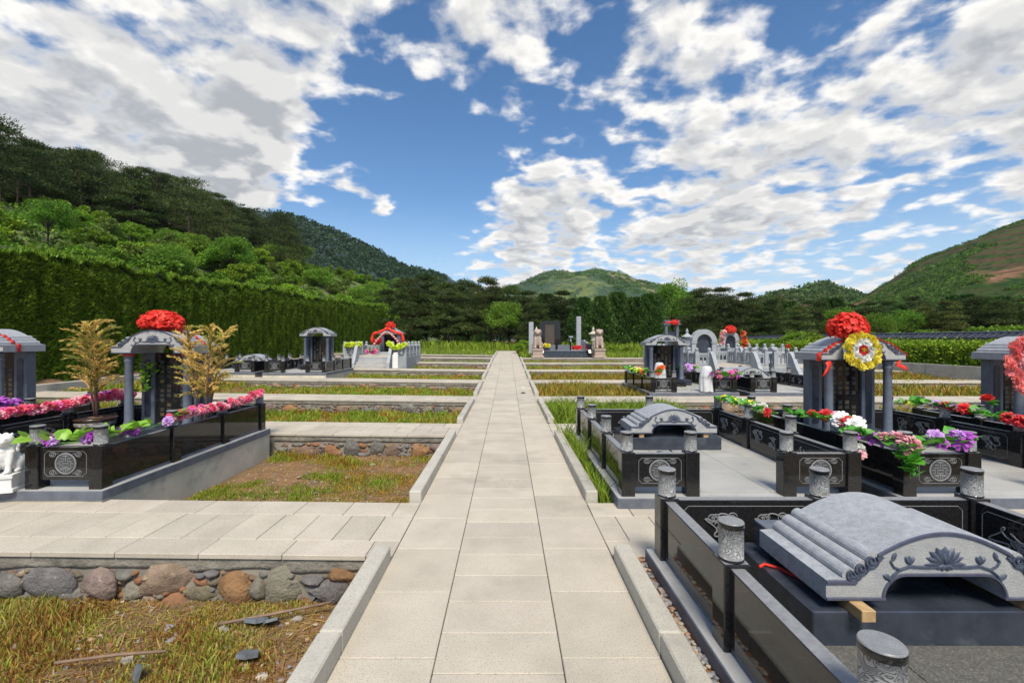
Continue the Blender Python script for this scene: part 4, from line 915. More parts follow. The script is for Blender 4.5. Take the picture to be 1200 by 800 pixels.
# cloth bows: many crumpled loops on an ellipsoid
def pompom(label, c, r, seed, n=800):
    rg = np.random.default_rng(seed); Q = []
    root = empty('cloth_bow', tuple(c), label=label, cat='bow', group='red cloth bows')
    for i in range(n):
        d = rg.normal(0,1,3); d[2] = abs(d[2])*.9-.25; d /= np.linalg.norm(d); t = np.cross(d, rg.normal(0,1,3)); t /= np.linalg.norm(t); b = np.cross(d,t)
        base = d*.58; L = rg.uniform(.24,.48); w = rg.uniform(.06,.15); prev = None
        for k in range(4):
            s = k/3; p = base+d*L*math.sin(s*PI*.62)+t*L*.5*(s**2)*rg.uniform(.6,1.3); ww = w*(.6+.6*math.sin(s*PI)); row = (p-b*ww+d*.05*math.sin(k*2.), p+b*ww-d*.05*math.sin(k*2.))
            if prev is not None: Q.append((prev[0],prev[1],row[1],row[0]))
            prev = row
    V = np.array(Q)*np.array(r); obj('ruffles', fast_mesh('ruffles', V, 4, M['red']), root)
    bm = bmesh.new(); bmesh.ops.create_icosphere(bm, subdivisions=3, radius=.62); 
    for v in bm.verts: v.co = Vector([v.co[i]*r[i]*(1+.12*math.sin(9*v.co.x+3)*math.sin(8*v.co.y)*math.sin(7*v.co.z+1)) for i in range(3)])
    me = bpy.data.meshes.new('core'); bm.to_mesh(me); bm.free(); me.materials.append(M['red']); obj('core', me, root); return root
pompom('red cloth pompom on the roof of the left pavilion', (-5.06,6.62,.05+FZ+1.203*1.03+.43), (.29,.24,.20), 1)
pompom('tall red cloth bow on the roof of the wreathed pavilion', (4.72,6.28,FZ+1.203+.43), (.245,.22,.235), 2)
pompom('red ball under the lintel of the rear two-post gate', (9.05,24.5,gz(21.3)+.43+1.75+.10), (.20,.20,.20), 3, 400)
pompom('big red ball on the rear arch with orange blossoms', (12.05,24.45,2.10), (.31,.27,.29), 4, 400)
pompom('red ball on top of the red-draped gate at the left rear', (-6.4,24.75,2.35), (.27,.24,.25), 5, 400)
# ribbons: real cloth strips lying on the roofs
def ribbon_strip(name, label, pts, w, m_='red', cat='ribbon', side=(0,1,0), th=.004):
    s = Vector(side).normalized()*w/2; V = []; P = [Vector(p) for p in pts]
    for p in P: V += [p-s, p+s]
    mb = MB(); n = len(P); up = [Vector((0,0,0))]*n
    mb.add(V, [(i*2,i*2+1,i*2+3,i*2+2) for i in range(n-1)], 0, True); me = mb.mesh(name, M[m_]); o = obj(name, me, None, label=label, cat=cat, group='red ribbons on the tombs')
    so_ = o.modifiers.new('thick','SOLIDIFY'); so_.thickness = th; so_.offset = 0; return o
def roof_line(x, y, z, s, a=-.6, b=.6, lift=.012, flip=1):
    prof = RL+RR; return [(x+px*s, y, z+pz*s+lift) for px, pz in prof if a <= px <= b]
zr = FZ+1.203
ribbon_strip('ribbon', 'red ribbon down the left slope of the wreathed pavilion roof', [(4.78,6.26,zr+.36)]+[(4.885+px, 6.24, zr+pz+.012) for px, pz in reversed([p for p in RL if p[0] < -.06])][:-3]+[(4.885-.59,6.24,zr+.10),(4.885-.592,6.24,zr-.01)], .085)
ribbon_strip('ribbon', 'loose red ribbon end hanging at the left column of the wreathed pavilion', [(4.885-.50,6.19,zr-.01),(4.885-.49,6.17,zr-.06),(4.885-.53,6.16,zr-.14),(4.885-.58,6.15,zr-.21)], .10, side=(.8,.3,.25))
ribbon_strip('ribbon', 'red ribbon down the right slope of the wreathed pavilion roof', [(4.885+px, 6.21, zr+pz+.012) for px, pz in RR if px > .12][:-1]+[(4.885+.592,6.21,zr+.05)], .05)
ribbon_strip('ribbon', 'short red ribbon tail under the right eave of the wreathed pavilion', [(4.885+.50,6.19,zr-.004),(4.885+.42,6.18,zr-.05),(4.885+.50,6.17,zr-.08),(4.885+.56,6.16,zr-.12)], .06, side=(.5,.3,.6))
zg = .07+FZ+1.203*1.03
ribbon_strip('red_tape', 'red tape across the roof at the left edge', roof_line(-7.79,6.66,zg,1.03,-.6,.577)[:-1]+[(-7.79+.60,6.66,zg+.10),(-7.79+.60,6.66,zg)], .055, 'redpaint', 'tape')
ribbon_strip('red_tape', 'red tape across the right slope of the pompom pavilion', roof_line(-5.06,6.80,.05+FZ+1.203*1.03,1.03,.1,.577)[:-1]+[(-5.06+.60,6.80,.05+FZ+1.24+.10),(-5.06+.60,6.80,.05+FZ+1.24)], .05, 'redpaint', 'tape')
for q in (-1,1):
    for nm, (x,y,z,s) in (('pompom pavilion', (-5.06,6.45,.05+FZ,1.03)),):
        obj('red_band', MB().lathe([(.071,0),(.071,.03)],20).mesh('red_band', M['redpaint']), None, (x+q*.41*s, y+.10*s, z+(.166+1.0)*s), label='red paper band round the %s column of the %s' % ('left' if q < 0 else 'right', nm), cat='paper band', group='red bands on the columns')
# red drape on the left rear gate
def drape():
    root = empty('red_drape', (-6.45,24.6,1.0), label='red cloth swags with white dots over the left rear gate', cat='drape')
    for q in (-1,1):
        mb = MB(); pts = [Vector((q*t_*.78, -.25-.05*math.sin(t_*3), 1.22-.30*t_**2-.12*math.sin(t_*PI))) for t_ in np.linspace(0,1,9)]
        pts += [Vector((q*(.80+.02*i), -.25, .92-.16*i)) for i in range(1,4)]
        mb.tube([tuple(p) for p in pts], [.075+.02*math.sin(i*2.1) for i in range(len(pts))], 8); obj('swag', mb.mesh('swag', M['red']), root)
        pts2 = [Vector((q*t_*.66, -.36, 1.0-.62*t_**1.6)) for t_ in np.linspace(0,1,8)]
        mb2 = MB().tube([tuple(p) for p in pts2], .055, 6); obj('swag', mb2.mesh('swag', M['red']), root)
        for p in pts2[::1]: obj('dot', bl('rose','white'), root, p+Vector((0,-.05,.02)), (1.2,0,0), .05)
drape()
# wreath on the right pavilion
def wreath(label, c, R, rows, rz=0, tilt=-.12, core=None):
    root = empty('wreath', tuple(c), (tilt,0,rz), label=label, cat='wreath', group='paper flower wreaths')
    if core: obj('backing', MB().lathe([(R*.95,-.01),(R*.95,.012)],28,smooth=False).mesh('backing', M[core]), root, (0,0,0), (PI/2,0,0))
    r = random.Random(5)
    for (rad, n, kind, colr, s) in rows:
        for i in range(n):
            a = 2*PI*i/n+r.uniform(-.05,.05); rr = rad+r.uniform(-.012,.012)
            obj('blossom', bl(kind,colr), root, (rr*math.cos(a), -.035, rr*math.sin(a)), (PI/2+r.uniform(-.4,.4), r.uniform(-.4,.4), r.uniform(0,6)), s*r.uniform(.9,1.1))
wreath('yellow round wreath with white and red centre on the right pavilion', (4.765,6.10,FZ+1.34), .25, [(.215,22,'mum','yellow',.052),(.18,18,'mum','yellow',.05),(.135,17,'mum','white',.042),(.095,12,'mum','white',.040),(.05,8,'mum','redfl',.034),(0,1,'mum','yellow',.04),(.02,3,'mum','yellow',.028)], .05, -.1, 'f_white')
wreath('coral pink wreath cut by the right edge of the picture', (7.06,6.02,FZ+1.14), .42, [(.40,26,'mum','salmon',.066),(.33,22,'mum','salmon',.062),(.25,14,'mum','palepink',.06)], 0, -.08)
# bits lying about
obj('incense_bowl', MB().lathe([(.05,0),(.055,.01),(.085,.05),(.088,.075),(.078,.075),(.07,.05)],18).mesh('incense_bowl', M['cream_stone']), None, (4.93,5.98,FZ+.131), label='small pale incense bowl on the black slab', cat='bowl')
tb = MB().tube([(1.46,2.62,.285),(1.50,2.64,.292),(1.56,2.61,.286),(1.60,2.52,.287),(1.64,2.44,.286),(1.70,2.40,.287),(1.73,2.36,.288)], .009, 6); obj('red_rope', tb.mesh('red_rope', M['red']), None, label='red rope lying on the dark base beside the nearest roof stone', cat='rope')
o = obj('fallen_finial', FIN, None, (1.86,5.55,FZ+.061), (0,PI/2,.5), label='carved post cap lying on the floor of the second enclosure', cat='post cap')
# pots with dry conifers
def potted(label, plabel, x, y, z, seed, h, pot=True, n=9000, ps=1.0):
    rg = np.random.default_rng(seed); r = random.Random(seed)
    if pot:
        pr = empty('plant_pot', (x,y,z), 0, ps, label=plabel, cat='pot', group='glazed pots')
        obj('vessel', MB().lathe([(.17,0),(.19,.02),(.25,.16),(.28,.27),(.29,.36),(.315,.375),(.315,.405),(.28,.405)],26).mesh('vessel', M['pot']), pr)
        obj('band', MB().lathe([(.2865,.275),(.292,.30),(.294,.325),(.2935,.34)],26,cap=False).mesh('band', M['potband']), pr); obj('earth', MB().lathe([(.28,.37),(.2,.40),(.02,.41)],20).mesh('earth', M['dirt']), pr)
    root = empty('dry_conifer', (x,y,z+(.40*ps if pot else .02)), label=label, cat='small tree', group='withered little conifers')
    mb = MB(); Q = []; col = []
    stems = [(r.uniform(-.05,.05), r.uniform(-.05,.05), ([-.16,.10,.0] if seed == 1 else [-.14,.20,.17])[i_]+r.uniform(-.03,.03), r.uniform(-.12,.12), r.uniform(.78,1.0)) for i_ in range(3)]
    for sx,sy,tx,ty,hh in stems:
        pts = [Vector((sx+tx*t, sy+ty*t, h*hh*t)) for t in np.linspace(0,.96,7)]; mb.tube([tuple(p) for p in pts], [.016*(1-t*.8) for t in np.linspace(0,1,7)], 6)
        for i in range(36):
            t = r.uniform(.24,1.0); b = Vector((sx+tx*t, sy+ty*t, h*hh*t)); a = r.uniform(0,2*PI); L = (.46*(1-(t-.16)*.55))*r.uniform(.6,1.15); el = r.uniform(1.0,1.5); lean = r.uniform(0,1.2)
            p = b.copy(); d = Vector((math.cos(a)*math.cos(el), math.sin(a)*math.cos(el), math.sin(el))); bp = [tuple(p)]; cb_ = r.choice([(.36,.26,.10),(.42,.31,.13),(.30,.24,.08),(.20,.20,.06)])
            for k in range(7):
                p = p+d*L/7; d = (d+Vector((math.cos(a)*.16, math.sin(a)*.16, -.16*lean))).normalized(); bp.append(tuple(p))
                for q in range(16):
                    s = r.uniform(.025,.06); dd = (d*1.0+Vector((r.gauss(0,.42), r.gauss(0,.42), r.gauss(.1,.35)))).normalized(); c = p+d*r.uniform(-.03,.03); w = dd.cross(Vector((r.gauss(0,1),r.gauss(0,1),r.gauss(0,1)))).normalized()*.006
                    Q.append([tuple(c-w), tuple(c+w), tuple(c+dd*s)]); k_ = r.uniform(.7,1.35); col.append([tuple(v*k_ for v in cb_)]*3)
            mb.tube(bp, .004, 4)
    obj('stem', mb.mesh('stem', M['pinkbark']), root); obj('foliage', fast_mesh('dry_foliage', np.array(Q), 3, M['dryleaf'], np.array(col)), root)
potted('withered yellow brown conifer in a pot left of the pompom pavilion', 'dark glazed pot with pale band left of the pompom pavilion', -5.92, 6.5, .05+FZ, 1, 1.45, ps=.8)
potted('withered yellow brown conifer on slim stems right of the pompom pavilion', 'dark pot hidden behind the right wall of the left grave', -4.27, 6.40, .05+FZ, 4, 1.52, ps=.62)
# rubbish in the nearest bed
sb = lambda x, y: zl(x,y)-.33
obj('stick', MB().tube([(-1.95,3.02,-.30),(-1.6,3.10,-.275),(-1.25,3.2,-.255)], .010, 6).mesh('stick', M['stick']), None, label='long bare stick below the boulders in the nearest left plot', cat='stick')
obj('stick', MB().tube([(-2.62,2.62,-.27),(-2.3,2.66,-.25),(-2.05,2.72,-.27)], .009, 6).mesh('stick', M['stick']), None, label='pinkish stick half hidden in the weeds at the bottom left', cat='stick')
for i, (px, py, w, la) in enumerate(((290,772,.10,'grey slate chip lying lowest in the nearest left plot'),(303,730,.11,'dark slate chip beside the long stick'),(318,732,.08,'small slate chip touching the long stick'),(372,700,.09,'dark slate chip at the foot of the boulder wall'),(160,795,.08,'slate chip at the bottom of the nearest plot'))):
    d = 1.93*F/(py-HY); x = (px-HX)*d/F
    mb = MB().prism([(-.6,-.5),(.4,-.6),(.7,.1),(.2,.6),(-.5,.4)],-.12,.12); obj('slate_chip', mb.mesh('slate_chip', M['slate']), None, (x,d,-.30), (PI/2-.35+.2*i,.3*i,1.1*i), w, label=la, cat='stone', group='slate chips in the nearest plot')
obj('paper_scrap', MB().add([(-.06,-.04,.004),(.05,-.05,.004),(.06,.04,.03),(-.04,.05,.012),(0,0,.05)],[(0,1,4),(1,2,4),(2,3,4),(3,0,4)]).mesh('paper_scrap', M['cloth']), None, (.50,14.6,gz(14.6)+.002), .4, label='white paper scrap on the right side of the walk', cat='litter')
obj('dark_rag', MB().add([(-.08,-.04,.003),(.07,-.05,.003),(.08,.04,.02),(-.05,.05,.01),(0,0,.045)],[(0,1,4),(1,2,4),(2,3,4),(3,0,4)]).mesh('dark_rag', M['bark']), None, (.46,13.4,gz(13.4)+.002), .2, label='small dark rag on the walk near the white paper', cat='litter')
# ------------------------------------------------------------------ boundary walls, hedges, fence
def side_wall():
    root = empty('boundary_wall', (18,0,0), label='low pale concrete wall below the clipped hedge on the right', cat='wall')
    for i in range(8): a = 6+4.5*i; obj('wall_section', MB().box(0,.3,a+.01,a+4.49,-.6,.57,ch=.01).mesh('wall_section', M['concrete']), root)
side_wall()
def sprays(pts, nrm, L, w, cols, rg, up=.6, jit=.35):
    """n slim pointed leaf sprays at pts leaning along nrm"""
    n = len(pts); d = nrm+np.array([0,0,up])+rg.normal(0,jit,(n,3)); d /= np.linalg.norm(d,axis=1,keepdims=True)
    s = np.cross(d, rg.normal(0,1,(n,3))); s /= np.linalg.norm(s,axis=1,keepdims=True)
    Ls = (L*rg.uniform(.6,1.3,n))[:,None]; ws = (w*rg.uniform(.7,1.3,n))[:,None]
    V = np.stack([pts-d*Ls*.3, pts+s*ws+d*Ls*.15, pts+d*Ls*.7, pts-s*ws+d*Ls*.15],1)
    ci = rg.integers(0,len(cols),n); c = np.array(cols)[ci]*rg.uniform(.65,1.35,(n,1)); return V, np.repeat(c[:,None,:],4,1)
def left_hedge():
    rg = np.random.default_rng(3); root = empty('tall_hedge', (-13.5,8,.3), label='tall dense dark green conifer hedge along the left side', cat='hedge')
    Y0, Y1 = 6.0, 50.0
    top = lambda y: 3.88+(y-12)*.0335+.16*np.sin(y*.55)*.6
    n = 210000; u = rg.random(n); y = Y0+(Y1-Y0)*u**1.5; per = .95
    ph = y/per+.3*np.sin(y*.7); bul = np.abs(np.sin(ph*PI)); tall = top(y)+.10*bul-.05+.45*(vnoise(y*2.6,0*y+3,3)-.5)
    zf = rg.random(n); z = zl(-13,14)+.05+zf*(tall-.25)
    x = -13.58+.09*bul*(1-.5*zf**6)+.30*(vnoise(y*3.3,z*1.5,3)-.5)-(.25*np.clip(zf-.93,0,1)/.07)
    p = np.stack([x,y,z],1); nr = np.tile([.75,0,0],(n,1))
    cols = [(.062,.100,.014),(.047,.078,.013),(.084,.124,.018),(.110,.148,.022),(.034,.060,.012)]
    V1, c1 = sprays(p,nr,.15,.020,cols,rg,.7,.45)
    m = 80000; y = Y0+(Y1-Y0)*rg.random(m)**1.5; bul = np.abs(np.sin((y/per+.3*np.sin(y*.7))*PI)); x = -13.5-1.5*rg.random(m); z = zl(-13,14)+top(y)+.10*bul-.20+.62*(vnoise(y*2.6,x*2.1,3)-.4)
    cols_lit = [(.10,.155,.022),(.085,.135,.02),(.12,.17,.03),(.06,.105,.018)]  # lighter palette for the top: sunlight put into the spray colours
    V2, c2 = sprays(np.stack([x,y,z],1),np.tile([.15,0,0],(m,1)),.17,.022,cols_lit,rg,1.1,.45)
    m = 4000; z3 = rg.random(m)*4; V3, c3 = sprays(np.stack([-13.6-1.3*rg.random(m), np.full(m,Y1)+rg.normal(0,.1,m), .5+z3*1.15],1),np.tile([0,.6,0],(m,1)),.24,.04,cols,rg)
    obj('foliage', fast_mesh('hedge_foliage', np.concatenate([V1,V2,V3]), 4, M['hedgeleaf'], np.concatenate([c1,c2,c3])), root, (13.5,-8,-.3))
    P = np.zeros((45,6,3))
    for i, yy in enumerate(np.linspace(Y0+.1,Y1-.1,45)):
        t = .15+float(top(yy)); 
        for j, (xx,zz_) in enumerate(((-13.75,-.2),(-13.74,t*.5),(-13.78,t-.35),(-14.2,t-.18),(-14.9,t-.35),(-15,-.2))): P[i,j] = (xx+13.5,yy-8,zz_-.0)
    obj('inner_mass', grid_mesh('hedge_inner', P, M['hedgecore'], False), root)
left_hedge()
k0 = empty('hedge_kerb', (-13.2,0,0), label='pale stone coping at the foot of the tall hedge', cat='kerb')
for i in range(9): obj('coping_stone', MB().box(-.15,.12,8+3.2*i,11.19+3.2*i,-.3,.32+.02*i,ch=.01).mesh('coping', M['kerb']), k0)
def right_hedge():
    rg = np.random.default_rng(4); root = empty('clipped_hedge', (18.9,20,.5), label='low clipped light green hedge on top of the right wall', cat='hedge')
    n = 60000; y = 8+36*rg.random(n)**1.3; s = rg.random(n); front = s < .55
    x = np.where(front, 18.35+.12*rg.normal(0,1,n), 18.4+1.1*rg.random(n)); z = np.where(front, .5+.93*rg.random(n), 1.42+.08*rg.normal(0,1,n))+.08*(vnoise(y*2,x*2,2)-.5)
    V, c = sprays(np.stack([x,y,z],1), np.where(front[:,None], [-.8,0,0],[0,0,.3]), .12, .03, [(.10,.15,.018),(.13,.18,.022),(.08,.125,.02),(.15,.19,.03)], rg, .5,.5)
    obj('foliage', fast_mesh('clipped_foliage', V, 4, M['hedgeleaf'], c), root, (-18.9,-20,-.5))
    obj('inner_mass', MB().box(-.45,.55,-12,24,-.1,.88).mesh('clipped_inner', M['hedgecore']), root)
right_hedge()
def fence():
    root = empty('tiled_fence', (21.5,0,.5), label='dark tile-capped boundary fence behind the clipped hedge on the right', cat='fence')
    obj('wall', MB().box(-.1,.1,10,47,0,1.18).mesh('fence_wall', M['fence']), root)
    t = MB().prism([(-.42,0),(-.06,.20),(.06,.20),(.42,0),(.40,-.04),(0,.1),(-.40,-.04)],0,.20).mesh('tile_row', M['tile'])
    for i in range(118): obj('tile', t, root, (0,10+.312*i,1.20))
    obj('ridge', MB().tube([(0,10,1.42),(0,47,1.42)],.06,8).mesh('ridge', M['tile']), root)
fence()
# ------------------------------------------------------------------ trees
def trunk_mesh(h, r, limbs, rnd, m_='bark', lean=.05):
    mb = MB(); n = 8; pts = []; dx = rnd.uniform(-lean,lean)*h; dy = rnd.uniform(-lean,lean)*h
    for i in range(n): t = i/(n-1); pts.append((dx*t*t+.03*h*math.sin(t*5)*lean*4, dy*t*t, h*t-.3*(i == 0)))
    mb.tube(pts, [r*(1-.8*i/(n-1)) for i in range(n)], 8)
    for b, e, rr in limbs: 
        b = Vector(b); e = Vector(e); mid = (b+e)/2+Vector((0,0,-.06*(e-b).length)); mb.tube([tuple(b),tuple(mid),tuple(e)],[rr,rr*.7,rr*.25],5)
    return mb.mesh('trunk', M[m_])
def quads(p, d, L, w, c, rg):
    n = len(p); s = np.cross(d, rg.normal(0,1,(n,3))); s /= np.linalg.norm(s,axis=1,keepdims=True)+1e-9
    V = np.stack([p, p+d*L[:,None]*.5+s*w[:,None], p+d*L[:,None], p+d*L[:,None]*.5-s*w[:,None]],1); return V, np.repeat(c[:,None,:],4,1)
def pine_proto(seed, h=7.0, dark=1.0, open_=1.0, tiers=8, nbr=5, low=.26, pad=.145, flat=.26):
    r = random.Random(seed); rg = np.random.default_rng(seed); limbs = []; Vs = []; Cs = []
    for t in range(tiers):
        zc = h*(low+(.96-low)*t/(tiers-1)); R = h*(.32*(1-.62*(t/(tiers-1))**1.5))*open_; nb = nbr if t < tiers-2 else 3
        if t == tiers-1: R *= .55
        for b in range(nb):
            a = 2*PI*b/nb+t*1.1+r.uniform(-.4,.4); rr = R*r.uniform(.45,1.0); c = Vector((rr*math.cos(a), rr*math.sin(a), zc+r.uniform(-.3,.3)))
            limbs.append(((0,0,zc-.35*rr), tuple(c-Vector((0,0,.1))), .05*h/7))
            n = 430; pr = (pad*h)*r.uniform(.6,1.2); q = rg.normal(0,1,(n,3)); q /= np.linalg.norm(q,axis=1,keepdims=True); q *= rg.random((n,1))**.45
            p = q*np.array([pr,pr,pr*flat])+np.array(c); p[:,2] -= .12*np.hypot(q[:,0],q[:,1])*pr
            # needles grow in little upward tufts
            d = np.stack([q[:,0]*.6+rg.normal(0,.45,n), q[:,1]*.6+rg.normal(0,.45,n), .55+rg.normal(0,.4,n)],1); d /= np.linalg.norm(d,axis=1,keepdims=True)
            cc = np.array([[.030,.052,.018],[.045,.068,.022],[.022,.040,.016],[.066,.082,.028]])[rg.integers(0,4,n)]*rg.uniform(.6,1.4,(n,1))*dark*r.uniform(.8,1.2)
            V, C_ = quads(p,d,rg.uniform(.18,.34,n)*h/7,rg.uniform(.018,.034,n)*h/7,cc,rg); Vs.append(V); Cs.append(C_)
    return trunk_mesh(h*.95,.13*h/7,limbs,r), fast_mesh('pine_crown', np.concatenate(Vs), 4, M['pine'], np.concatenate(Cs))
def broad_proto(seed, h=6.0, cols=None, trunk=.35, wide=.36, nc=46, per=230, ls=.13):
    r = random.Random(seed); rg = np.random.default_rng(seed); limbs = []; Vs = []; Cs = []
    cols = np.array(cols or [(.06,.115,.02),(.075,.14,.025),(.045,.095,.02),(.10,.165,.03)])
    for i in range(nc):
        a = r.uniform(0,2*PI); e = r.uniform(-.5,1.3); rr = r.uniform(.55,1.0)
        c = Vector((math.cos(a)*math.cos(e)*wide*h*rr, math.sin(a)*math.cos(e)*wide*h*rr, h*(trunk+(1-trunk)*.45)+math.sin(e)*h*(1-trunk)*.50*rr))
        if i % 3 == 0: limbs.append(((0,0,h*trunk*r.uniform(.6,1.3)), tuple(c), .035*h/6))
        n = per; pr = h*r.uniform(.09,.16); q = rg.normal(0,1,(n,3)); q /= np.linalg.norm(q,axis=1,keepdims=True); q *= rg.random((n,1))**.4
        p = q*np.array([pr,pr,pr*.75])+np.array(c); d = q*.8+rg.normal(0,.6,(n,3))+np.array([0,0,.15]); d /= np.linalg.norm(d,axis=1,keepdims=True)
        cc = cols[rg.integers(0,len(cols),n)]*rg.uniform(.65,1.35,(n,1))*r.uniform(.8,1.25); V, C_ = quads(p,d,rg.uniform(.7,1.4,n)*ls*h/6,rg.uniform(.25,.5,n)*ls*h/6,cc,rg); Vs.append(V); Cs.append(C_)
    return trunk_mesh(h*.8,.10*h/6,limbs,r), fast_mesh('broad_crown', np.concatenate(Vs), 4, M['broad'], np.concatenate(Cs))
def juniper_proto(seed, h=6.0, wide=.36):
    r = random.Random(seed); rg = np.random.default_rng(seed); n = 11000
    t = rg.random(n)**.8; a = rg.uniform(0,2*PI,n); lob = 1+.42*np.sin(a*4+t*9+seed)*np.sin(t*14+a*2)+.25*np.sin(a*7+t*26+seed)
    R = wide*h*(np.clip(1.05-t,0,1)**.5)*lob*(.55+.45*np.minimum(1,t*7)); rad = R*(rg.random(n)**.3)
    p = np.stack([rad*np.cos(a),rad*np.sin(a),.06*h+t*h*.95],1); d = np.stack([np.cos(a)*.5,np.sin(a)*.5,np.full(n,.8)],1)+rg.normal(0,.4,(n,3)); d /= np.linalg.norm(d,axis=1,keepdims=True)
    cc = np.array([(.03,.065,.02),(.04,.085,.022),(.022,.05,.018),(.055,.10,.025)])[rg.integers(0,4,n)]*rg.uniform(.6,1.4,(n,1)); V, C_ = quads(p,d,rg.uniform(.15,.32,n)*h/6,rg.uniform(.03,.06,n)*h/6,cc,rg)
    return trunk_mesh(h*.9,.10*h/6,[],r), fast_mesh('juniper_crown', V, 4, M['junip'], C_)
PROTO = {'pine':[pine_proto(i) for i in (1,2,3,4)], 'darkpine':[pine_proto(i,7,.72,1.15) for i in (11,12,13)], 'hillpine':[pine_proto(i,7,.75,1.25,5,4,.38,.20,.20) for i in (21,22,23,24)], 'broad':[broad_proto(i) for i in (1,2,3)], 'jun':[juniper_proto(i) for i in (1,2,3)],
         'bright':[broad_proto(9,6,[(.065,.14,.025),(.08,.17,.03),(.05,.115,.022)],.3,.36)],
         'bush':[broad_proto(20+i,2.4,[(.075,.13,.02),(.095,.155,.025),(.055,.105,.02)],.05,.50,26,200,.30) for i in range(3)],
         'shrub':[broad_proto(30+i,2.4,[(.11,.17,.025),(.13,.19,.03),(.085,.14,.022)],.05,.52,26,200,.28) for i in range(2)],
         'olive':[broad_proto(40+i,2.4,[(.085,.115,.045),(.10,.13,.055),(.065,.095,.035)],.05,.50,26,200,.28) for i in range(2)]}
PH = {'hillpine':7,'pine':7,'darkpine':7,'broad':6,'jun':6,'bright':6,'bush':2.4,'shrub':2.4,'olive':2.4}
NAME = {'hillpine':'pine_tree','pine':'pine_tree','darkpine':'pine_tree','broad':'leafy_tree','jun':'juniper_tree','bright':'leafy_tree','bush':'bush','shrub':'bush','olive':'bush'}
def tree(kind, p, h, label, group, rs=1.0):
    pr = random.choice(PROTO[kind]); s = h/PH[kind]; root = empty(NAME[kind], tuple(p), random.uniform(0,6.28), (s*rs,s*rs,s), label=label, cat='bush' if NAME[kind] == 'bush' else 'tree', group=group)
    obj('trunk' if PH[kind] > 3 else 'stem', pr[0], root); obj('crown', pr[1], root); return root
# the tree belt behind the graves: (picture x, picture y of the top, distance, kind, label)
belt = [(438,352,52,'bush','leafy bush by the end of the tall hedge'),(455,338,54,'pine','pine right beside the end of the tall hedge'),(478,328,58,'darkpine','dark pine above the red-draped gate'),(500,322,60,'pine','tall pine left of the walk end'),(525,330,56,'pine','pine left of the walk end'),
        (548,328,58,'pine','pine just left of where the walk ends'),(572,326,55,'darkpine','dark pine standing where the walk ends'),(597,334,57,'pine','pine straight above the walk end'),(618,340,52,'darkpine','dark pine behind the left far pillar'),(640,346,56,'jun','juniper behind the black altar stele'),
        (660,340,54,'darkpine','dark spreading pine behind the far altar'),(684,350,52,'jun','juniper behind the right far pillar'),(704,349,50,'jun','broad juniper right of the far altar'),(724,344,52,'jun','fullest juniper of the belt right of the altar'),(744,350,50,'jun','juniper left of the bright green tree'),
        (762,346,49,'jun','juniper behind the two-post gate'),(788,328,56,'bright','bright green leafy tree rising above the junipers'),(820,340,46,'darkpine','dark round-topped pine right of the bright green tree'),(846,336,47,'darkpine','dark pine behind the rear arch'),(872,342,48,'darkpine','dark pine left of the tiled fence'),
        (905,350,46,'pine','pine behind the tiled fence, left of the red bow'),(935,358,42,'pine','lower pine behind the tiled fence'),(960,352,48,'pine','pine just left of the tall red bow'),(985,360,44,'broad','leafy tree behind the tall red bow'),(1030,366,40,'broad','light leafy tree right of the yellow wreath'),
        (1058,362,42,'broad','leafy tree between the two right pavilions'),(1085,358,42,'pine','pine above the concrete wall on the right'),(1110,352,40,'pine','spreading pine left of the right edge pavilion'),(1140,350,40,'darkpine','dark pine above the right edge pavilion'),(1172,352,38,'pine','pine near the right edge'),(1200,348,40,'darkpine','dark pine cut by the right edge'),(1240,345,38,'pine','pine just beyond the right edge'),(1290,340,36,'darkpine','dark pine past the right edge'),(1350,335,34,'broad','leafy tree past the right edge'),(1420,330,32,'pine','farthest right pine behind the fence'),
        (470,345,48,'pine','short pine in front of the belt, above the red ball'),(590,352,50,'broad','low leafy tree at the walk end'),(628,356,48,'darkpine','low dark pine left of the altar stele')]
for px, py, d, kind, la in belt:
    p = at(px, py, d); tree(kind, (p.x, d, .45), (p.z-.45)*1.0, la, 'trees in the belt behind the graves', 1.0)
for i in range(46):      # second line of the belt, closing the gaps
    px = 425+i*18+random.uniform(-8,8); d = random.uniform(60,74); py = 352+random.uniform(-6,10)
    p = at(px,py,d); tree(random.choice(['darkpine','pine','jun','broad']), (p.x,d,.45), p.z-.45, 'half hidden tree in the second line of the belt', 'second line of the tree belt')
for px, py, d, kind, la in ((612,398,38,'shrub','bright green bush at the right corner of the walk end'),(606,402,37,'shrub','low bush hugging the walk end'),(716,405,36,'shrub','light green bush right of the far altar'),(735,410,37,'shrub','low bush among the tall grass right of the altar'),
                            (905,395,30,'bush','low bush before the tiled fence'),(1042,392,34,'bush','bush over the clipped hedge right of the wreath'),(1080,392,36,'shrub','light bush above the concrete wall'),(1015,388,36,'shrub','light bush behind the yellow wreath'),(1120,388,33,'bush','bush left of the right edge pavilion'),(850,398,44,'bush','bush behind the rear arch'),(940,386,30,'bush','bush left of the tall red bow'),(965,390,28,'shrub','low bush behind the left roof slope of the wreathed pavilion'),(1062,384,29,'bush','tall bush between the right pavilions'),(1100,386,27,'shrub','bush hiding the tiled fence near the right'),(1150,380,26,'bush','bush behind the right edge roof'),(1185,378,26,'bush','bush at the right edge')):
    p = at(px,py,d); zb = gz(d) if p.x < 18 else .5; tree(kind,(p.x,d,zb),max(.6,p.z-zb),la,'bushes near the graves',1.3)
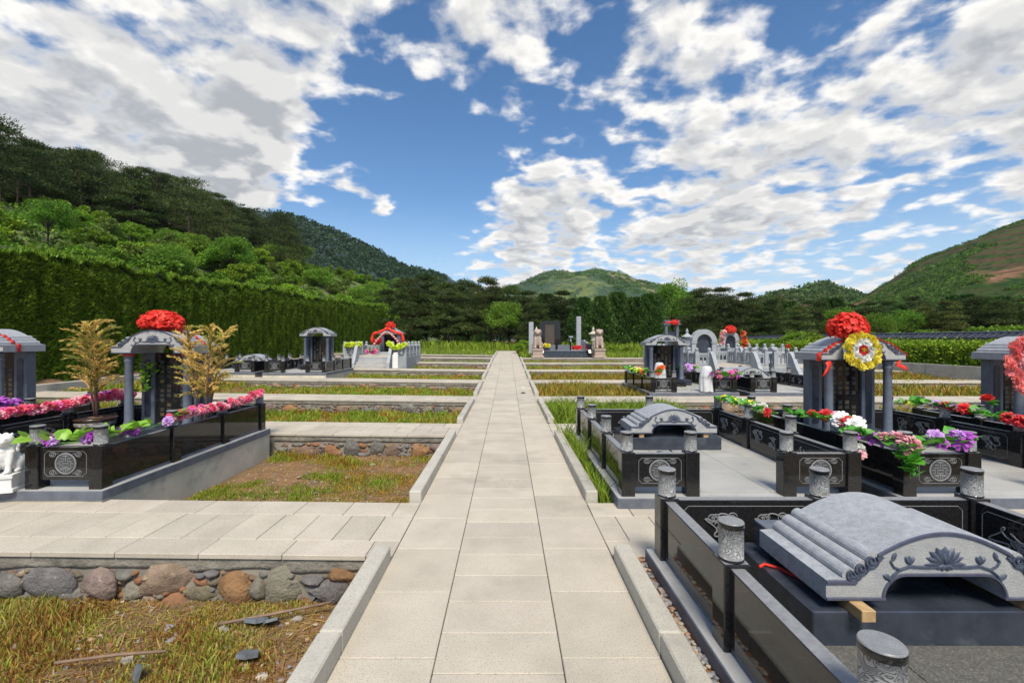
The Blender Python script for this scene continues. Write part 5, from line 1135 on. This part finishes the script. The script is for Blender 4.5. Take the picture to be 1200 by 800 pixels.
# ------------------------------------------------------------------ hills
def lerp_line(pts, t):
    t = np.clip(np.asarray(t,float),0,len(pts)-1-1e-6); i = t.astype(int); f = (t-i)[:,None]; P = np.array(pts,float); return P[i]*(1-f)+P[i+1]*f
class Hill:
    def __init__(s, foot, ridge, bulge=.1, amp=2, fr=.05, back=1.5, drop=.9): s.f, s.r, s.b, s.amp, s.fr, s.back, s.drop = foot, ridge, bulge, amp, fr, back, drop
    def pt(s, t, u):
        t = np.atleast_1d(t).astype(float); u = np.atleast_1d(u).astype(float); A = lerp_line(s.f,t); B = lerp_line(s.r,t)
        uu = np.minimum(u,1); h = uu+s.b*np.sin(uu*PI); P = A+(B-A)*u[:,None]; P[:,2] = A[:,2]+(B[:,2]-A[:,2])*h
        ov = np.clip(u-1,0,None); P[:,2] -= (B[:,2]-A[:,2])*ov*s.drop
        P[:,2] += s.amp*((vnoise(P[:,0]*s.fr+31,P[:,1]*s.fr+17,5)-.5)*2-1.2*(.25-np.abs(vnoise(P[:,0]*s.fr*2.2+3,P[:,1]*s.fr*1.1+8,4)-.5))*np.clip(1.3-u,0,1))*np.minimum(1,u*3)
        return P
    def mesh(s, name, m_, nt, nu):
        t = np.linspace(0,len(s.r)-1,nt); u = np.linspace(0,s.back,nu); T, U = np.meshgrid(t,u,indexing='ij'); return grid_mesh(name, s.pt(T.ravel(),U.ravel()).reshape(nt,nu,3), m_, True)
def R(px, py, d): p = at(px,py,d); return (p.x,p.y,p.z)
LH = Hill([(-34,-6,.5),(-24,8,.5),(-19,22,.5),(-18,40,.5),(-17,62,.5),(-12,90,.5),(-4,120,.5)], [(-95,20,25),(-92,50,27),R(20,238,82),R(180,256,96),R(330,302,118),R(450,334,140),R(560,374,165)], .06, 1.6, .06, 1.5, .8)
obj('hill', LH.mesh('hill', M['hillgrass'], 120, 60), kind='structure', label='pine-covered hill rising behind the tall hedge on the left')
BH = Hill([R(200,398,300),R(330,398,320),R(430,398,330),R(520,398,340),R(620,398,360)], [R(150,215,420),R(325,246,430),R(400,275,430),R(470,312,440),R(530,330,450)], .05, 7, .012, 1.4)
obj('distant_ridge', BH.mesh('distant_ridge', M['hazehill'], 70, 40), kind='structure', label='dark bluish wooded ridge behind the left hill')
CH = Hill([R(x,398,560) for x in (430,560,640,700,760,840,960)], [R(480,352,900),R(590,338,930),R(640,326,950),R(702,313,980),R(755,325,950),R(810,338,930),R(920,356,900)], .03, 30, .006, 1.4)
obj('mountain', CH.mesh('mountain', M['farhill'], 160, 80), kind='structure', label='green sunlit mountain above the end of the walk')
MH = Hill([R(x,398,300) for x in (830,900,960,1020,1100)], [R(850,372,430),R(900,346,440),R(965,332,450),R(1015,346,440),R(1090,330,430)], .08, 5, .016, 1.4)
obj('middle_hill', MH.mesh('middle_hill', M['midhill'], 80, 50), kind='structure', label='small dark hill left of the terraced hillside')
RH = Hill([R(940,397,170),R(1010,397,160),R(1080,397,150),R(1160,397,140),R(1280,397,130),(205,55,1),(215,-60,1)], [R(960,372,330),R(1015,345,310),R(1075,308,290),R(1135,283,270),R(1215,252,255),(385,150,70),(410,-20,45)], .02, 3.2, .03, 1.4)
obj('terraced_hill', RH.mesh('terraced_hill', M['redhill'], 200, 90), kind='structure', label='green hillside with reddish earth scars at the right')
def plant_hill():
    r = random.Random(11); n = 0
    # pines crowd the upper slope and the crest
    for i in range(128):
        t = 1.35+2.65*(i+r.random())/128; u = 1-abs(r.gauss(0,.22)); u = min(max(u,.48),1.03)
        if t < 3.2 and r.random() < .25: u = r.uniform(.55,.95)
        p = LH.pt(t,u)[0]; tree(r.choice(['hillpine','hillpine','hillpine','pine']), (p[0],p[1],p[2]-.3), r.uniform(5.5,11.0), 'dark flat-topped pine on the upper left hillside', 'pines on the left hill', 1.05)
    for i in range(235):
        t = 1.25+4.2*r.random()**.9; u = r.uniform(.06,.78) if t < 4.1 else r.uniform(.06,1.0)
        p = LH.pt(t,u)[0]; k = r.choice(['bush','shrub','olive','bush','shrub','broad']); h = r.uniform(2.0,3.8) if k != 'broad' else r.uniform(3.5,6)
        if float(vnoise(p[0]*.07,p[1]*.07,2)) < .36: continue
        tree(k, (p[0],p[1],p[2]-.2), h, {'bush':'rounded green bush on the left hillside','shrub':'light green bush on the left hillside','olive':'grey green bush on the left hillside','broad':'leafy tree on the left hillside'}[k], {'bush':'green bushes on the left hill','shrub':'light bushes on the left hill','olive':'grey green bushes on the left hill','broad':'leafy trees on the left hill'}[k], 1.25)
    # distant growth reads as one mass
    def cover(H, name, label, count, s, t0, t1, cols, thr, seed, fr):
        rg = np.random.default_rng(seed); t = rg.uniform(t0,t1,count); u = rg.uniform(.02,1.02,count); P = H.pt(t,u); keep = vnoise(P[:,0]*fr+5,P[:,1]*fr+9,3) > thr; P = P[keep]; m_ = len(P); k = 18
        c0 = np.array(cols)[rg.integers(0,len(cols),m_)]*rg.uniform(.7,1.3,(m_,1)); sz = rg.uniform(.6,1.4,m_)*s
        q = rg.normal(0,1,(m_,k,3)); q /= np.linalg.norm(q,axis=2,keepdims=True); q[:,:,2] = np.abs(q[:,:,2]); p = (P[:,None,:]+q*sz[:,None,None]*np.array([1,1,.8])).reshape(-1,3); d = q.reshape(-1,3)*.4+rg.normal(0,.7,(m_*k,3)); d /= np.linalg.norm(d,axis=1,keepdims=True)
        szz = np.repeat(sz,k); V, C_ = quads(p,d,szz*rg.uniform(.5,.9,m_*k),szz*rg.uniform(.2,.35,m_*k),np.repeat(c0,k,0)*rg.uniform(.75,1.25,(m_*k,1)),rg)
        obj(name, fast_mesh(name,V,4,M['hedgeleaf'],C_), kind='stuff', label=label, cat='woodland')
    cover(RH,'hillside_scrub','low green scrub covering the right hillside',19000,.75,0,6,[(.05,.09,.02),(.07,.115,.025),(.04,.075,.02),(.03,.055,.018)],.47,1,.045)
    cover(MH,'hill_wood','dark wood on the small middle hill',1500,2.6,0,4,[(.03,.055,.02),(.04,.07,.022),(.05,.075,.025)],.42,2,.02)
    cover(CH,'mountain_wood','patchy woodland on the far mountain',6500,3.0,.4,6,[(.045,.085,.025),(.065,.11,.03),(.03,.06,.022)],.56,3,.012)
    cover(BH,'ridge_wood','dark wood on the distant bluish ridge',5000,2.2,0,4,[(.02,.04,.035),(.025,.05,.04),(.018,.035,.03)],.2,4,.02)  # leaf colours carry the same painted haze blue as the ridge
    cover(LH,'hillside_scrub','low scrub between the bushes of the left hill',7000,.5,1.0,6,[(.06,.105,.02),(.08,.13,.025),(.10,.145,.03),(.05,.085,.02)],.40,5,.09)
plant_hill()
# ------------------------------------------------------------------ grass and weeds
def blades(regions, pal, name, label, seed, thr=.35, nfr=1.6):
    """regions: (x0,x1,y0,y1,z offset, per m2, height, width, colour set)"""
    rg = np.random.default_rng(seed); Vs = []; Cs = []
    for (x0,x1,y0,y1,dz,den,h,w,cs,thr_) in regions:
        n = int(abs(x1-x0)*(y1-y0)*den); x = rg.uniform(x0,x1,n); y = rg.uniform(y0,y1,n); f = vnoise(x*nfr+seed,y*nfr+3*seed,3); keep = f+rg.normal(0,.07,n) > thr_; x, y, f = x[keep], y[keep], f[keep]; n = len(x)
        if n == 0: continue
        z = np.array([zl(a,b)-(.36 if b < 13 else .27) for a, b in zip(x,y)])+dz
        hh = h*rg.uniform(.45,1.35,n)*(.55+.9*np.clip((f-thr_)*3,0,1)); a = rg.uniform(0,2*PI,n); ln = rg.uniform(.1,.75,n); dx = np.cos(a)*ln*hh; dy = np.sin(a)*ln*hh; b = rg.uniform(0,2*PI,n); wx = np.cos(b)*w*rg.uniform(.6,1.5,n); wy = np.sin(b)*w*rg.uniform(.6,1.5,n)
        p0 = np.stack([x-wx,y-wy,z],1); p1 = np.stack([x+wx,y+wy,z],1); m1 = np.stack([x+dx*.35+wx*.8,y+dy*.35+wy*.8,z+hh*.6],1); m0 = np.stack([x+dx*.35-wx*.8,y+dy*.35-wy*.8,z+hh*.6],1); tp = np.stack([x+dx,y+dy,z+hh],1)
        c = np.array(pal[cs]); ci = np.clip((vnoise(x*2.3+7,y*2.3+1+seed,3)*1.6-.3+rg.normal(0,.30,n))*len(c),0,len(c)-1).astype(int); cc = c[ci]*rg.uniform(.7,1.35,(n,1))
        Vs.append(np.stack([p0,p1,m1,m0],1)); Cs.append(np.repeat(cc[:,None,:],4,1)); Vs.append(np.stack([m0,m1,tp,tp+np.array([0,0,.002])],1)); Cs.append(np.repeat(cc[:,None,:]*1.1,4,1))
    obj(name, fast_mesh(name, np.concatenate(Vs), 4, M['grass'], np.concatenate(Cs)), kind='stuff', label=label, cat='grass')
PAL = {'weed':[(.20,.09,.045),(.28,.14,.065),(.31,.20,.085),(.28,.25,.075),(.22,.26,.07),(.27,.30,.09),(.33,.28,.16)], 'straw':[(.30,.17,.06),(.30,.22,.06),(.25,.25,.05),(.19,.25,.045),(.14,.22,.04),(.18,.26,.045)], 'green':[(.13,.20,.03),(.17,.24,.04),(.21,.27,.045),(.11,.17,.03)], 'gold':[(.30,.19,.06),(.27,.21,.06),(.21,.22,.05),(.16,.20,.045),(.27,.15,.05)]}
blades([(-4.3,-.99,1.6,3.36,0,5600,.038,.0042,'weed',.41),(-4.3,-1.2,1.6,3.30,0,900,.08,.004,'weed',.53)], PAL, 'grass', 'russet and lime weeds in the nearest left plot', 2)
blades([(-3.82,-.99,4.46,7.5,0,2600,.042,.005,'straw',.52),(-3.82,-2.3,4.46,6.5,0,2200,.055,.005,'green',.50),(-3.8,-1.0,6.9,7.5,0,1200,.08,.006,'straw',.40)], PAL, 'grass', 'patchy grass on the bare reddish plot beside the left grave', 3)
blades([(-9,-.99,row_y(k-1)[1],row_y(k)[0],0,[0,0,520,330,230,170,130,110][k],.10,.009+.002*k,'straw' if k < 6 else 'green',.24) for k in range(2,8)]+[(-13,-.99,33.8,44.5,.1,90,.22,.022,'green',.15),(-13,-9,5,17,.1,300,.14,.012,'straw',.2)], PAL, 'grass', 'straw and green grass in the left rows of plots', 4)
blades([(.91,7.0 if k > 2 else 4.0,row_y(k-1)[1],row_y(k)[0],0,[0,0,900,420,280,200,150][k],[0,0,.30,.24,.18,.15,.14][k],.009+.002*k,'gold' if k in (3,4) else 'green' if k == 2 else 'straw',.22) for k in range(2,7)]+[(.91,18,29.7,44.5,.1,80,.25,.024,'green',.15),(9.5,18,8.8,28,.05,160,.16,.02,'gold',.2),(7,9.5,8.8,11.6,.05,200,.16,.015,'straw',.2)], PAL, 'grass', 'tall grass and weeds in the right rows of plots', 5)
blades([(.905,1.035,4.46,7.4,.33,2600,.19,.0045,'green',.24),(.91,1.6,7.3,7.54,.1,1500,.45,.006,'green',.2),(3.47,3.72,4.3,7.3,.33,900,.07,.005,'green',.3)], PAL, 'grass', 'tall green weeds between the right kerb and the second enclosure', 6)
blades([(-40,60,45,62,.45-.27+.05,16,.55,.05,'green',.1),(2,18,39,46,.05,60,.5,.03,'green',.2)], PAL, 'grass', 'long grass at the foot of the tree belt', 7)
blades([(-13,-4.3,.5,3.36,0,260,.08,.009,'weed',.25),(-13,-9.1,4.5,7.5,0,200,.1,.01,'straw',.3),(3.5,17.8,.2,3.3,0,150,.12,.011,'straw',.3),(9.0,17.8,4.5,7.5,0,150,.12,.011,'straw',.3)], PAL, 'grass', 'thin grass on the empty plots at the far left and right', 8)

# dead straw and little stones lying on the bare soil
def litter():
    rg = np.random.default_rng(77); V = []; C_ = []
    for (x0,x1,y0,y1,n) in ((-4.3,-1.0,1.6,3.36,5200),(-3.8,-1.0,4.5,7.5,4200)):
        x = rg.uniform(x0,x1,n); y = rg.uniform(y0,y1,n); z = np.array([zl(a,b)-.36 for a, b in zip(x,y)])+.05*vnoise(x*1.3+9,y*1.3+4,3)-.025+rg.uniform(.006,.022,n); a = rg.uniform(0,PI,n); L = rg.uniform(.015,.06,n); w = rg.uniform(.001,.0028,n)
        d = np.stack([np.cos(a)*L,np.sin(a)*L,rg.normal(0,.15,n)*L],1); s = np.stack([-np.sin(a)*w,np.cos(a)*w,0*a],1); p = np.stack([x,y,z],1); V.append(np.stack([p-d-s,p-d+s,p+d+s,p+d-s],1))
        c = np.array([(.40,.30,.17),(.30,.19,.09),(.46,.38,.25),(.20,.11,.06),(.34,.17,.09)])[rg.integers(0,5,n)]*rg.uniform(.7,1.2,(n,1)); C_.append(np.repeat(c[:,None,:],4,1))
    obj('straw', fast_mesh('straw', np.concatenate(V), 4, M['grass'], np.concatenate(C_)), kind='stuff', label='dead straw scattered over the two nearest left plots', cat='straw')
    bm = bmesh.new(); bmesh.ops.create_icosphere(bm, subdivisions=1, radius=1); base = np.array([v.co[:] for v in bm.verts]); tri = np.array([[v.index for v in f.verts] for f in bm.faces]); bm.free(); V = []; C_ = []
    for (x0,x1,y0,y1,n) in ((-4.3,-1.0,1.6,3.36,520),(-3.8,-1.0,4.5,7.5,520)):
        for i in range(n):
            x, y = rg.uniform(x0,x1), rg.uniform(y0,y1); s = rg.uniform(.005,.016)*(2.2 if rg.random() < .07 else 1); z = zl(x,y)-.36+.05*float(vnoise(x*1.3+9,y*1.3+4,3))-.025+s*.3
            p = base*(1+rg.normal(0,.14,(len(base),1)))*s*np.array([1.3,1,.7])+np.array([x,y,z]); V.append(p[tri].reshape(-1,3)); c = [(.30,.26,.22),(.38,.24,.15),(.24,.23,.23),(.42,.36,.28)][rg.integers(0,4)]; C_.append(np.tile(c,(len(tri)*3,1)))
    obj('gravel', fast_mesh('bed_gravel', np.concatenate(V), 3, bpy.data.materials['pebbles'], np.concatenate(C_)), kind='stuff', label='scattered small stones on the two nearest left plots', cat='gravel')
litter()
# ------------------------------------------------------------------ air
def haze():
    m_ = bpy.data.materials.new('haze_air'); m_.use_nodes = True; N = m_.node_tree.nodes; N.clear(); o = N.new('ShaderNodeOutputMaterial'); v = N.new('ShaderNodeVolumePrincipled')
    v.inputs['Color'].default_value = (.80,.88,1,1); v.inputs['Density'].default_value = HAZE; v.inputs['Anisotropy'].default_value = .2; m_.node_tree.links.new(v.outputs[0], o.inputs['Volume'])
    obj('haze', MB().box(-1500,1500,-230,1700,-2.5,215).mesh('haze', m_), kind='stuff', label='thin pale blue air over the whole valley')
HAZE = .00008
haze()
